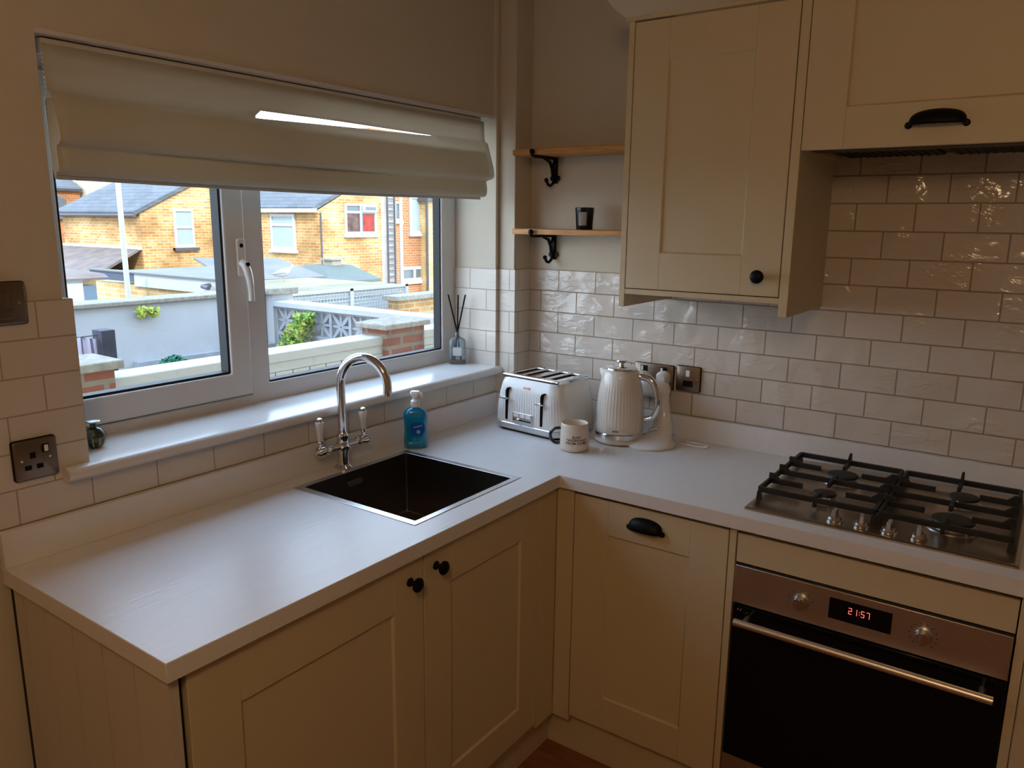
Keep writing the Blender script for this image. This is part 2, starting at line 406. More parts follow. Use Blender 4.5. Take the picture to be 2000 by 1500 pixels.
# ------------------------------------------------------------------ roman blind
def blind():
    root = thing('roman_blind', 'half-raised off-white linen roman blind hanging in the window recess', 'blind', (0, -0.87, 1.96))
    m = fabric_mat()
    bm = bmesh.new()
    ny = 60
    y0, y1 = -1.615, -0.160
    def prof(y):
        tt = (y - y0)/(y1 - y0)
        s = min(max((y+1.125)/0.70, 0), 1)
        inside = -1.125 <= y <= -0.425
        zb = 1.868 + 0.020*s if y > -1.125 else 1.868
        gap = 0.020*(1-s)**0.8 if inside else 0.0
        wv = 0.004*math.sin(5.3*y+0.6) + 0.002*math.sin(13*y)
        sag = 0.006*math.sin(PI*tt)
        return [(-0.016, 1.962), (-0.014+wv*0.3, 1.93), (-0.010+wv, 1.90), (-0.004+wv, zb+gap+0.0005), (0.004+wv, zb),
                (0.014+wv, 1.845), (0.024+wv, 1.815-sag), (0.030+wv, 1.79-sag), (0.030+wv, 1.775-sag), (0.020+wv, 1.766-sag), (0.006, 1.764-sag),
                (0.008+wv, 1.758-sag), (0.013+wv*1.5, 1.742-sag), (0.014+wv*1.5, 1.722-sag), (0.008+wv, 1.709-sag), (-0.004, 1.706-sag), (-0.008, 1.712-sag),
                (-0.010, 1.704-sag), (-0.011, 1.698-sag), (-0.017, 1.698-sag), (-0.022, 1.72-sag), (-0.024, 1.78-sag), (-0.020, 1.845), (-0.018, 1.858)]
    rows = []
    for i in range(ny+1):
        y = y0 + (y1-y0)*i/ny
        P = prof(y)
        n = len(P)
        row = []
        for j, (x, z) in enumerate(P):
            yy = y
            # folds splay slightly at the sides
            if 5 <= j <= 9: yy = y + 0.004*(i/ny)
            if 11 <= j <= 15: yy = y - 0.014*(i/ny)
            if 17 <= j: yy = y - 0.030*(i/ny)
            row.append(bm.verts.new((x, yy, z)))
        rows.append(row)
    for i in range(ny):
        ym = y0 + (y1-y0)*(i+0.5)/ny
        for j in range(len(rows[0])-1):
            if j == 3 and -1.125 < ym < -0.44: continue
            bm.faces.new((rows[i][j], rows[i+1][j], rows[i+1][j+1], rows[i][j+1]))
    me = bpy.data.meshes.new('fabric'); bm.to_mesh(me); bm.free(); me.materials.append(m)
    for p in me.polygons: p.use_smooth = True
    o = bpy.data.objects.new('fabric', me); COL.objects.link(o); o.parent = root
    o.matrix_parent_inverse = Matrix.Translation(root.location).inverted()
    sd = o.modifiers.new('thick', 'SOLIDIFY'); sd.thickness = 0.0012
    MB().box(-0.055, -0.024, y0+0.004, y1-0.004, 1.945, Zl-0.002).build('headrail', UPVC, root, bev=0.002)
    MB().tube([(-0.016, y0+0.003, 1.70), (-0.016, y1-0.02, 1.70)], 0.004, 8).build('bottom_bar', UPVC, root)
    # side control chain
    t = MB()
    for k in range(26): t.sphere((-0.030, y0+0.006, 1.955-k*0.0095), 0.0028, seg=6)
    t.build('chain', UPVC, root)
blind()
tr = MB().prism([(WX-0.002, Zl-0.001), (WX+0.005, Zl+0.001), (WX+0.006, Zl+0.010), (WX, Zl+0.013), (WX-0.002, Zl+0.013)], lambda u, v, a: (u, a, v), OY0, OY1+0.002).build('trim_lintel', UPVC)
structure(tr, 'thin pale bead along the top of the window recess', 'trim')

# ================================================================== WORKTOP
def keep_wt(x, y):
    if 0.100 < x < 0.511 and -1.113 < y < -0.705: return False
    if x < 0.601: return y > -1.8102
    return y > -0.601
wt = MB().grid([0.0, 0.100, 0.511, 0.601, 2.5], [-1.810, -1.113, -0.705, -0.601, -0.0], keep_wt, XY, H-0.0372, H).build('worktop', WORKTOP, bev=0.0015)
tag(wt, 'white wood-grained L-shaped kitchen worktop with a square sink cut-out', 'worktop')
up = MB().box(0.0005, 0.018, -1.810, -0.1015, H, 0.9885).build('worktop_upstand', WORKTOP, bev=0.001)
tag(up, 'low white upstand along the back of the worktop below the tiles', 'upstand')
MB().box(0.018, 0.1015, -0.1195, -0.1015, H, 0.9885).build('upstand_return', WORKTOP, up, bev=0.001)
MB().box(0.0835, 0.1015, -0.1015, -0.0005, H, 0.9885).build('upstand_return', WORKTOP, up, bev=0.001)
MB().box(0.1015, 2.5, -0.018, -0.0005, H, 0.9885).build('upstand_run', WORKTOP, up, bev=0.001)

# ------------------------------------------------------------------ sink
sk = thing('kitchen_sink', 'square inset stainless steel sink, set in the worktop below the tap', 'sink', (0.305, -0.909, H))
MB().grid([0.085, 0.103, 0.508, 0.526], [-1.131, -1.110, -0.708, -0.688], lambda x, y: not (0.103 < x < 0.508 and -1.11 < y < -0.708), XY, H+0.0002, H+0.0016).build('rim', STEELRIM, sk, bev=0.0006)
t = MB(); bx0, bx1, by0, by1, bz = 0.1035, 0.5075, -1.1095, -0.7085, H-0.19
t.grid([bx0-0.0015, bx0, bx1, bx1+0.0015], [by0-0.0015, by0, by1, by1+0.0015], lambda x, y: not (bx0 < x < bx1 and by0 < y < by1), XY, bz, H+0.0004)
t.box(bx0-0.0015, bx1+0.0015, by0-0.0015, by1+0.0015, bz-0.003, bz)
bowl = t.build('bowl', STEELS, sk, smooth=False)
t = MB()
for (a, b) in ((bx0+0.001, by0+0.001), (bx0+0.001, by1-0.001), (bx1-0.001, by0+0.001), (bx1-0.001, by1-0.001)): w0 = MB().tube([(a, b, bz+0.002), (a, b, H)], 0.0022, 8).build('corner_weld', STEELRIM, bowl)
t.tube([(bx0+0.001, by0, bz+0.001), (bx0+0.001, by1, bz+0.001)], 0.002, 8); t.tube([(bx0, by1-0.001, bz+0.001), (bx1, by1-0.001, bz+0.001)], 0.002, 8)
t.build('floor_weld', STEELRIM, bowl)
t = MB(); t.lathe([(0.0, 0.0005), (0.055, 0.0005), (0.057, 0.003), (0.052, 0.004), (0.040, 0.001), (0.0, 0.001)], (0.305, -0.909, bz), 32); t.build('drain', STEEL, bowl)
t = MB(); t.prism(rrect(0.055, 0.016, 0.007), lambda u, v, a: (a, -0.925+u, H-0.035+v), bx0+0.0005, bx0+0.003); t.build('overflow', STEELRIM, bowl)

# ================================================================== CABINET BUILDERS
def shaker(name, parent, f, u0, u1, z0, z1, rl, rr_, rb, rt, th=0.020, rec=0.006, mat_=CREAM):
    """f(u, d, z): u along the front, d outward distance from carcass"""
    t = MB()
    us = [u0, u0+rl, u1-rr_, u1]; zs = [z0, z0+rb, z1-rt, z1]
    pin = lambda u, v: (us[1] < u < us[2] and zs[1] < v < zs[2])
    for ua, ub, za, zb in ((us[0], us[1], zs[0], zs[3]), (us[2], us[3], zs[0], zs[3]), (us[1], us[2], zs[0], zs[1]), (us[1], us[2], zs[2], zs[3])):
        t.grid([ua, ub], [za, zb], lambda u, v: True, lambda u, v, a: f(u, a, v), 0.0, th)
    d = t.build(name, mat_, parent, bev=0.0011)
    s = 0.004
    t = MB(); t.loft([[f(us[1], th-0.0005, zs[1]), f(us[2], th-0.0005, zs[1]), f(us[2], th-0.0005, zs[2]), f(us[1], th-0.0005, zs[2])],
                      [f(us[1]+s, th-rec, zs[1]+s), f(us[2]-s, th-rec, zs[1]+s), f(us[2]-s, th-rec, zs[2]-s), f(us[1]+s, th-rec, zs[2]-s)]], cap=False)
    t.bm.faces.new([t.bm.verts.new(f(a, th-rec, b)) for a, b in ((us[1]+s, zs[1]+s), (us[2]-s, zs[1]+s), (us[2]-s, zs[2]-s), (us[1]+s, zs[2]-s))])
    t.build('door_panel', mat_, d, smooth=False)
    # hairline joints between rails and stiles
    return d
def knob(parent, f, u, d, z, r=0.0165):
    o = f(u, d, z); n = Vector(f(u, d+1, z)) - Vector(o)
    M = Matrix.Translation(o) @ n.to_track_quat('Z', 'Y').to_matrix().to_4x4()
    t = MB(); t.lathe([(0.0, 0), (0.0105, 0), (0.0105, 0.002), (0.006, 0.006), (0.0055, 0.014), (0.010, 0.019), (r, 0.023), (r+0.0005, 0.027), (r-0.003, 0.031), (0.006, 0.033), (0, 0.033)], M=M, seg=28)
    return t.build('knob', BLACK, parent)
def cup_handle(parent, f, uc, d, zt, wd=0.098, ht=0.036, dp=0.026):
    """cup pull: quarter-dome open downward"""
    t = MB(); rings = []; n = 20; m = 8
    for i in range(m+1):
        b = (PI/2)*i/m            # from top edge at the door to the front lip
        ring = []
        for k in range(n+1):
            a = PI*k/n
            x = math.cos(a)
            s = math.sin(a)
            prof = max(s, 0.0)**0.55
            ring.append(f(uc + wd/2*x, d + dp*math.sin(b)*prof + 0.0005, zt - ht + ht*math.cos(b)*prof*0.98 + 0.0*x))
        rings.append(ring)
    t.loft(rings, cap=False, close=False)
    h = t.build('cup_handle', BLACK, parent, ang=80)
    sd = h.modifiers.new('thick', 'SOLIDIFY'); sd.thickness = 0.003; sd.offset = -1
    for s in (-1, 1):
        t = MB(); c0 = f(uc + s*(wd/2), d, zt-ht+0.001)
        nrm = Vector(f(uc, d+1, zt)) - Vector(f(uc, d, zt))
        M = Matrix.Translation(c0) @ nrm.to_track_quat('Z', 'Y').to_matrix().to_4x4()
        t.lathe([(0, 0), (0.008, 0), (0.008, 0.004), (0.005, 0.007), (0, 0.007)], M=M, seg=16)
        t.build('fixing_lug', BLACK, h)
    return h
FL = lambda u, d, z: (0.565 + d, u, z)      # window-side run, faces +X ; u = Y
FR = lambda u, d, z: (u, -0.565 - d, z)     # hob-side run, faces -Y ; u = X
ZT = 0.866
# ------------------------------------------------------------------ sink cabinet
c1 = thing('sink_cabinet', 'cream shaker base cabinet under the sink with two doors and black knobs', 'cabinet', (0.3, -1.2, 0))
t = MB(); t.box(0.03, 0.05, -1.779, -0.61, 0.145, 0.872); t.box(0.05, 0.563, -1.779, -1.761, 0.145, 0.872); t.box(0.05, 0.563, -0.69, -0.672, 0.145, 0.872); t.box(0.05, 0.563, -1.761, -0.69, 0.145, 0.163)
t.box(0.545, 0.563, -1.761, -0.69, 0.86, 0.872)
t.build('carcass', CREAM, c1, bev=0.001)
MB().box(0.5630, 0.5665, -1.779, -1.7675, 0.145, 0.872).build('door_gap_shade', GAP, c1)  # black strip painting shade into the gap between end panel and door
d = shaker('door', c1, FL, -1.7670, -1.1695, 0.145, ZT, 0.102, 0.098, 0.098, 0.110); knob(d, FL, -1.214, 0.020, 0.815)
d = shaker('door', c1, FL, -1.1660, -0.6785, 0.145, ZT, 0.098, 0.090, 0.098, 0.104); knob(d, FL, -1.124, 0.020, 0.823)
MB().box(0.565, 0.5845, -0.6765, -0.5850, 0.128, 0.871).build('corner_post', CREAM, c1, bev=0.001)
MB().box(0.527, 0.545, -1.779, -0.545, 0.0, 0.145).build('plinth', CREAM, c1)
# end panel of tongue-and-groove boards
t = MB(); zt_, zb_ = 0.872, 0.0
gr = [0.055, 0.147, 0.257, 0.367, 0.474]
us = [0.014] + [q for g_ in gr for q in (g_-0.0028, g_+0.0028)] + [0.5835]
def inb(u): return not any(abs(u-g_) < 0.001 for g_ in gr)
t.grid(us, [0.0, 0.855, zt_], lambda u, v: inb(u) or v > 0.855, XZ, -1.799, -1.7945)
t.box(0.014, 0.5835, -1.7945, -1.781, 0.0, zt_)
ep = t.build('end_panel', PANELW, smooth=False)
MB().box(-0.0075, 0.0135, -1.796, -1.785, 0.0, 0.872).build('wall_gap_shade', GAP, ep)  # black fill standing in for shade between end panel and wall
tag(ep, 'tongue-and-groove boarded end panel below the left end of the worktop', 'panel')

# ------------------------------------------------------------------ base cabinet with cup handle
c2 = thing('base_cabinet', 'narrow cream shaker base cabinet in the corner with black cup handle', 'cabinet', (0.87, -0.3, 0))
t = MB(); t.box(0.652, 0.67, -0.563, -0.03, 0.145, 0.872); t.box(1.082, 1.099, -0.563, -0.03, 0.145, 0.872); t.box(0.67, 1.082, -0.563, -0.03, 0.145, 0.163); t.box(0.67, 1.082, -0.048, -0.03, 0.163, 0.872)
t.build('carcass', CREAM, c2, bev=0.001)
d = shaker('door', c2, FR, 0.6445, 1.0985, 0.148, 0.860, 0.109, 0.102, 0.100, 0.101); cup_handle(d, FR, 0.869, 0.020, 0.838, wd=0.098)
MB().box(0.5848, 0.6415, -0.5848, -0.565, 0.128, 0.871).build('corner_post', CREAM, c2, bev=0.001)
MB().box(0.545, 1.099, -0.545, -0.527, 0.0, 0.145).build('plinth', CREAM, c2)

# ------------------------------------------------------------------ oven housing
c3 = thing('oven_cabinet', 'cream oven housing with side posts and filler strip above the built-in oven', 'cabinet', (1.42, -0.3, 0))
MB().box(1.1010, 1.1185, -0.5845, -0.03, 0.0, 0.872).build('side_post', CREAM, c3, bev=0.001)
MB().box(1.7255, 1.7440, -0.5845, -0.03, 0.0, 0.872).build('side_post', CREAM, c3, bev=0.001)
MB().box(1.1215, 1.7225, -0.583, -0.565, 0.782, 0.858).build('filler_panel', CREAM, c3, bev=0.001)
MB().box(1.1185, 1.7255, -0.565, -0.56, 0.76, 0.872).build('backing', GAP, c3)
MB().box(1.1185, 1.7255, -0.545, -0.527, 0.0, 0.13).build('plinth', CREAM, c3)
MB().box(1.1185, 1.7255, -0.527, -0.03, 0.13, 0.148).build('oven_shelf', CREAM, c3)
c4 = thing('base_cabinet', 'cream shaker base cabinet cut by the right edge, right of the oven', 'cabinet', (2.0, -0.3, 0))
t = MB(); t.box(1.7450, 1.763, -0.563, -0.03, 0.145, 0.872); t.box(2.40, 2.418, -0.563, -0.03, 0.145, 0.872); t.box(1.763, 2.4, -0.048, -0.03, 0.145, 0.872); t.box(1.763, 2.4, -0.563, -0.048, 0.145, 0.163); t.build('carcass', CREAM, c4)
shaker('door', c4, FR, 1.7465, 2.4165, 0.148, 0.860, 0.105, 0.105, 0.100, 0.101)
MB().box(1.745, 2.418, -0.545, -0.527, 0.0, 0.145).build('plinth', CREAM, c4)

# ------------------------------------------------------------------ oven
ov = thing('built_in_oven', 'built-in electric oven with steel control panel and black glass door', 'oven', (1.422, -0.3, 0.15))
OY = -0.588
MB().box(1.130, 1.714, -0.560, -0.06, 0.150, 0.74).build('body', GAP, ov)
cp = MB().box(1.1225, 1.7215, OY, -0.561, 0.673, 0.7755).build('control_panel', STEEL, ov, bev=0.0015)
MB().box(1.353, 1.490, OY-0.0012, OY+0.001, 0.7045, 0.7565).build('display', OVENGLASS, cp)
RED = mat('red_digits', (0.05, 0, 0), 0.5, emit=(1.0, 0.16, 0.10), estr=1.2)
SEG = {'0': 'abcdef', '1': 'bc', '2': 'abged', '5': 'afgcd', '7': 'abc'}
def seg7(t, ch, x, z, w_=0.0072, h_=0.0155, th=0.0011):
    y0, y1 = OY-0.0020, OY-0.0012
    S = {'a': (x, x+w_, z+h_-th, z+h_), 'g': (x, x+w_, z+h_/2-th/2, z+h_/2+th/2), 'd': (x, x+w_, z, z+th),
         'f': (x, x+th, z+h_/2, z+h_), 'e': (x, x+th, z, z+h_/2), 'b': (x+w_-th, x+w_, z+h_/2, z+h_), 'c': (x+w_-th, x+w_, z, z+h_/2)}
    for k in SEG[ch]: a, b, c, d_ = S[k]; t.box(a, b, y0, y1, c, d_)
t = MB(); x = 1.397
for ch in '21': seg7(t, ch, x, 0.727); x += 0.0115
t.box(x, x+0.0013, OY-0.0020, OY-0.0012, 0.731, 0.7325); t.box(x, x+0.0013, OY-0.0020, OY-0.0012, 0.737, 0.7385); x += 0.0045
for ch in '57': seg7(t, ch, x, 0.727); x += 0.0115
t.build('clock_digits', RED, cp)
MARK = mat('dark_marking', (0.03, 0.02, 0.015), 0.6)
for kx, ticks in ((1.288, 5), (1.555, 12)):
    M = Matrix.Translation((kx, OY, 0.7235)) @ Matrix.Rotation(PI/2, 4, 'X')
    t = MB(); t.lathe([(0, 0), (0.021, 0), (0.021, 0.003), (0.017, 0.005), (0.0155, 0.018), (0.0145, 0.020), (0, 0.020)], M=M, seg=32)
    k_ = t.build('dial', STEELRIM, cp)
    MB().box(kx-0.004, kx+0.004, OY-0.024, OY-0.019, 0.7235-0.015, 0.7235+0.015).build('dial_grip', STEELRIM, k_, bev=0.001)
    t = MB()
    for i in range(ticks):
        a = PI*0.5 + (i-(ticks-1)/2)*(2*PI*0.83/(ticks if ticks > 6 else 8))
        cx_, cz_ = kx+0.0285*math.cos(a), 0.7235+0.0285*math.sin(a)
        t.box(cx_-0.0016, cx_+0.0016, OY-0.0004, OY+0.001, cz_-0.0012, cz_+0.0012)
    t.build('dial_marks', MARK, cp)
dr = MB().box(1.1235, 1.7205, OY, -0.561, 0.165, 0.669).build('door', OVENGLASS, ov, bev=0.002)
MB().box(1.1235, 1.7205, OY-0.0012, OY+0.001, 0.166, 0.238).build('lower_trim', STEEL, dr)
t = MB(); t.tube([(1.142, OY-0.042, 0.641), (1.702, OY-0.042, 0.641)], 0.0095, 20)
h_ = t.build('door_handle', mat('satin_handle_steel', (0.82, 0.76, 0.66), 0.36, metal=1), dr)
for hx_ in (1.165, 1.68):
    MB().tube([(hx_, OY-0.001, 0.641), (hx_, OY-0.040, 0.641)], 0.007, 12).build('handle_post', STEEL, h_)
t = MB()
for i, (a, b) in enumerate(((1.137, 0.657), (1.144, 0.6565), (1.160, 0.652))): t.tube([(a-0.0022, OY-0.0006, b-0.003+i*0.001), (a+0.002, OY-0.0006, b+0.003)], 0.0005, 6)
t.build('door_marking', WHITE, dr)
MB().box(1.19, 1.655, OY-0.0003, OY+0.001, 0.5995, 0.6005).build('inner_frame_line', mat('glass_line', (0.02, 0.018, 0.016), 0.4), dr)

# ------------------------------------------------------------------ wall cabinet
WF = -0.350
FW = lambda u, d, z: (u, -0.330 - d, z)
wc = thing('wall_cabinet', 'tall cream shaker wall cabinet with round black knob beside the shelves', 'cabinet', (0.885, -0.17, 1.38))
MB().box(0.637, 0.655, WF, -0.0005, 1.378, 2.172).build('side_panel', CREAM, wc, bev=0.0012)
MB().box(1.1065, 1.1300, WF, -0.0005, 1.382, 2.30).build('side_panel', CREAM, wc, bev=0.0012)
t = MB(); t.box(0.655, 1.1065, -0.349, -0.0005, 1.416, 1.4315); t.box(0.655, 1.1065, -0.328, -0.0005, 2.150, 2.168); t.box(0.655, 1.1065, -0.015, -0.0005, 1.4315, 2.15)
t.build('carcass', CREAM, wc, bev=0.001)
d = shaker('door', wc, FW, 0.6575, 1.1040, 1.434, 2.1620, 0.104, 0.104, 0.104, 0.106); knob(d, FW, 1.052, 0.020, 1.486, r=0.0175)
# cornice
crn = MB()
prof = [(0.0, 2.166), (0.006, 2.166), (0.006, 2.176), (0.012, 2.180), (0.034, 2.200), (0.046, 2.218), (0.052, 2.222), (0.052, 2.245), (0.0, 2.245)]
def corn_pt(dist, z, corner):
    return {0: (0.637-dist, -0.001, z), 1: (0.637-dist, -0.350-dist, z), 2: (1.124, -0.350-dist, z)}[corner]
crn.loft([[corn_pt(a, b, k) for a, b in prof] for k in (0, 1, 2)])
crn.build('cornice', CREAM, wc, ang=30)
# ------------------------------------------------------------------ hood cabinet
hc = thing('wall_cabinet', 'wide cream wall cabinet over the hob with black cup handle', 'cabinet', (1.43, -0.17, 1.8))
t = MB(); t.box(1.1305, 1.148, -0.329, -0.0005, 1.803, 2.30); t.box(1.712, 1.73, -0.329, -0.0005, 1.803, 2.30); t.box(1.148, 1.712, -0.329, -0.0005, 2.282, 2.30); t.box(1.148, 1.712, -0.012, -0.0005, 1.86, 2.282)
t.build('carcass', CREAM, hc)
d = shaker('door', hc, FW, 1.1320, 1.7300, 1.803, 2.2990, 0.098, 0.098, 0.098, 0.098); cup_handle(d, FW, 1.430, 0.020, 1.884, wd=0.118, ht=0.036, dp=0.028)
c5 = thing('wall_cabinet', 'cream wall cabinet at the right edge beside the hood cabinet', 'cabinet', (2.0, -0.17, 1.38))
MB().box(1.733, 2.3, -0.329, -0.0005, 1.803, 2.30).build('carcass', CREAM, c5)
shaker('door', c5, FW, 1.7335, 2.30, 1.803, 2.299, 0.098, 0.098, 0.098, 0.098)
hd = thing('cooker_hood', 'dark built-in cooker hood on the underside of the cabinet over the hob', 'cooker hood', (1.43, -0.17, 1.8))
DARKM = mat('hood_dark_metal', (0.05, 0.04, 0.035), 0.4, metal=0.6)
MB().box(1.1485, 1.7115, -0.325, -0.015, 1.812, 1.855).build('body', DARKM, hd)
MB().box(1.1485, 1.7115, -0.325, -0.255, 1.802, 1.812).build('front_lip', DARKM, hd)
for x0 in (1.175, 1.44):
    t = MB(); t.box(x0, x0+0.24, -0.25, -0.03, 1.806, 1.8115)
    for k in range(12): t.box(x0+0.01+k*0.019, x0+0.016+k*0.019, -0.245, -0.035, 1.804, 1.806)
    t.build('filter', BLACK, hd)

# ================================================================== HOB
hb = thing('gas_hob', 'four-burner stainless steel gas hob with black cast iron pan supports', 'hob', (1.415, -0.29, H))
pl_ = MB()
def hobring(dx, z): return [(1.415+a, -0.291+b, z) for a, b in rrect(0.594-2*dx, 0.512-2*dx, 0.008)]
pl_.loft([hobring(0, H+0.0005), hobring(0, H+0.004), hobring(0.004, H+0.007), hobring(0.010, H+0.007), hobring(0.014, H+0.0055)])
HOBST = mat('hob_steel', (0.46, 0.38, 0.29), 0.30, metal=1, bump=0.12, bscale=30, aniso=(1, 16, 16))
plate = pl_.build('top_plate', HOBST, hb)
HZ = H+0.0055
for (x, y, r) in ((1.274, -0.185, 0.036), (1.272, -0.372, 0.024), (1.572, -0.185, 0.030), (1.568, -0.385, 0.042)):
    t = MB(); t.lathe([(0, 0), (r+0.018, 0), (r+0.016, 0.003), (r+0.004, 0.004), (r, 0.016), (0, 0.016)], (x, y, HZ), 36)
    b = t.build('burner', STEELRIM, hb)
    t = MB(); t.lathe([(0, 0.0165), (r+0.003, 0.0165), (r+0.005, 0.019), (r+0.003, 0.0235), (r*0.7, 0.0255), (0, 0.0255)], (x, y, HZ), 36)
    t.build('burner_cap', IRON, b)
    if r > 0.03 or True:
        MB().tube([(x+r*0.8, y-r-0.004, HZ), (x+r*0.8, y-r-0.004, HZ+0.018)], 0.0022, 8).build('igniter', CERAMIC, b)
for i, x in enumerate((1.328, 1.389, 1.450, 1.512)):
    t = MB(); t.lathe([(0, 0), (0.0185, 0), (0.0185, 0.003), (0.0165, 0.0045), (0.0155, 0.010), (0.012, 0.0125), (0, 0.0125)], (x, -0.500, HZ), 28)
    k_ = t.build('control_knob', STEELRIM, hb)
    M = Matrix.Translation((x, -0.500, HZ+0.0125)) @ Matrix.Rotation(0.15*(i % 2), 4, 'Z')
    t = MB(); t.box(-0.0045, 0.0045, -0.0155, 0.0155, -0.002, 0.015, M=M); t.build('grip', STEELRIM, k_, bev=0.001)
def grate(x0, x1):
    y0, y1 = -0.462, -0.075
    zt = H+0.040; zb = H+0.026
    t = MB()
    def bar(a, b, wd=0.009, z0=zb, z1=zt):
        a = Vector(a); b = Vector(b); d = (b-a).normalized(); n = Vector((-d.y, d.x))*wd/2
        q = [a+n, b+n, b-n, a-n]
        t.loft([[(p.x, p.y, z0) for p in q], [(p.x, p.y, z1) for p in q]])
    # frame
    bar((x0, y0), (x1, y0)); bar((x0, y1), (x1, y1), 0.011); bar((x0, y0), (x0, y1)); bar((x1, y0), (x1, y1))
    xm = (x0+x1)/2
    for y in (-0.185, -0.372):
        bar((x0, y), (x0+0.085, y)); bar((x1, y), (x1-0.085, y))
    bar((x0, -0.28), (x1, -0.28))
    bar((xm, y0), (xm, y0+0.052)); bar((xm, y1), (xm, y1-0.075)); bar((xm, -0.28), (xm, -0.325)); bar((xm, -0.28), (xm, -0.235))
    # raised fins on the sides and the rear spike
    for y in (-0.185, -0.28, -0.372):
        for (xa, s) in ((x0, 1), (x1, -1)):
            t.loft([[(xa-0.004*s, y-0.004, zt-0.004), (xa+0.030*s, y-0.004, zt-0.004), (xa+0.030*s, y+0.004, zt-0.004), (xa-0.004*s, y+0.004, zt-0.004)],
                    [(xa-0.004*s, y-0.0035, zt+0.014), (xa+0.010*s, y-0.0035, zt+0.014), (xa+0.010*s, y+0.0035, zt+0.014), (xa-0.004*s, y+0.0035, zt+0.014)]])
    t.loft([[(xm-0.004, y1-0.035, zt-0.003), (xm+0.004, y1-0.035, zt-0.003), (xm+0.004, y1+0.005, zt-0.003), (xm-0.004, y1+0.005, zt-0.003)],
            [(xm-0.003, y1-0.004, zt+0.022), (xm+0.003, y1-0.004, zt+0.022), (xm+0.003, y1+0.004, zt+0.022), (xm-0.003, y1+0.004, zt+0.022)]])
    t.loft([[(xm-0.004, y0-0.004, zb-0.012), (xm+0.004, y0-0.004, zb-0.012), (xm+0.004, y0+0.006, zb-0.012), (xm-0.004, y0+0.006, zb-0.012)],
            [(xm-0.004, y0-0.004, zt+0.003), (xm+0.004, y0-0.004, zt+0.003), (xm+0.004, y0+0.035, zt+0.003), (xm-0.004, y0+0.035, zt+0.003)]])
    g = t.build('pan_support', IRON, hb, bev=0.0012, smooth=False)
    for a in (x0, x1):
        for b in (y0, y1): MB().loft([[(a+i*0.006, b+j*0.006, HZ) for i, j in ((-1,-1),(1,-1),(1,1),(-1,1))], [(a+i*0.0045, b+j*0.0045, zb+0.002) for i, j in ((-1,-1),(1,-1),(1,1),(-1,1))]]).build('foot', IRON, g)
grate(1.130, 1.408); grate(1.420, 1.690)

# ================================================================== TAP
tap = thing('kitchen_tap', 'chrome swan-neck mixer tap with white ceramic levers behind the sink', 'tap', (0.057, -0.925, H))
tx, ty = 0.057, -0.925
t = MB(); t.lathe([(0, 0.0003), (0.026, 0.0003), (0.027, 0.004), (0.022, 0.009), (0.0175, 0.013), (0.0165, 0.045), (0.020, 0.055), (0.022, 0.064), (0.019, 0.076), (0.0175, 0.092), (0.0185, 0.095), (0.0185, 0.100), (0.0150, 0.104), (0.0130, 0.112), (0, 0.112)], (tx, ty, H), 32)
body = t.build('body', CHROME, tap)
zc = H+0.252; R_ = 0.078
sd = Vector((0.97, 0.22, 0)).normalized()
pts = [Vector((tx, ty, H+0.100+i*(0.152/6))) for i in range(7)]
c = Vector((tx, ty, zc)) + sd*R_
for i in range(1, 21):
    a = PI - (PI*1.03)*i/20
    pts.append(c + sd*(R_*math.cos(a)) + Vector((0, 0, R_*math.sin(a)*1.05)))
pts.append(pts[-1] + Vector((0, 0, -0.012)) - sd*0.001)
MB().tube(pts, [0.0125]*(len(pts)-1)+[0.0125], 20).build('spout', CHROME, tap)
for s in (-1, 1):
    M = Matrix.Translation((tx, ty, H+0.066)) @ Matrix.Rotation(s*-PI/2, 4, 'X')
    t = MB(); t.lathe([(0, 0.010), (0.013, 0.012), (0.0115, 0.030), (0.0105, 0.050), (0.014, 0.054), (0.015, 0.060), (0.011, 0.064), (0.011, 0.070), (0.016, 0.074), (0.0165, 0.090), (0.012, 0.096), (0.008, 0.102), (0, 0.103)], M=M, seg=24)
    v_ = t.build('valve', CHROME, tap)
    ly = ty + s*0.083
    t = MB(); t.lathe([(0, 0.078), (0.006, 0.080), (0.0055, 0.090), (0.0105, 0.094), (0.0105, 0.098), (0.007, 0.101), (0, 0.101)], (tx, ly, H), 20); t.build('lever_collar', CHROME, v_)
    t = MB(); t.lathe([(0, 0.100), (0.0088, 0.101), (0.0084, 0.112), (0.0100, 0.130), (0.0132, 0.147), (0.0118, 0.153), (0, 0.154)], (tx, ly, H), 24); t.build('ceramic_lever', CERAMIC, v_)
    t = MB(); t.lathe([(0, 0.152), (0.0085, 0.153), (0.0095, 0.158), (0.007, 0.164), (0, 0.167)], (tx, ly, H), 20); t.build('lever_cap', CHROME, v_)

# ================================================================== SOAP BOTTLE
sb = thing('soap_dispenser', 'clear blue liquid hand soap bottle with white pump, behind the sink', 'soap bottle', (0.082, -0.640, H), rz=-0.80)
BLUE = mat('blue_soap', (0.0, 0.30, 0.46), 0.12, coat=0.6, spec=0.5)
BLUE.node_tree.nodes['Principled BSDF'].inputs['Transmission Weight'].default_value = 0.35
BLUE.node_tree.nodes['Principled BSDF'].inputs['Base Color'].default_value = (0.0, 0.34, 0.62, 1)
t = MB()
def srr(w_, d_, r_, z): return [(a, b, z) for a, b in rrect(w_, d_, r_)]
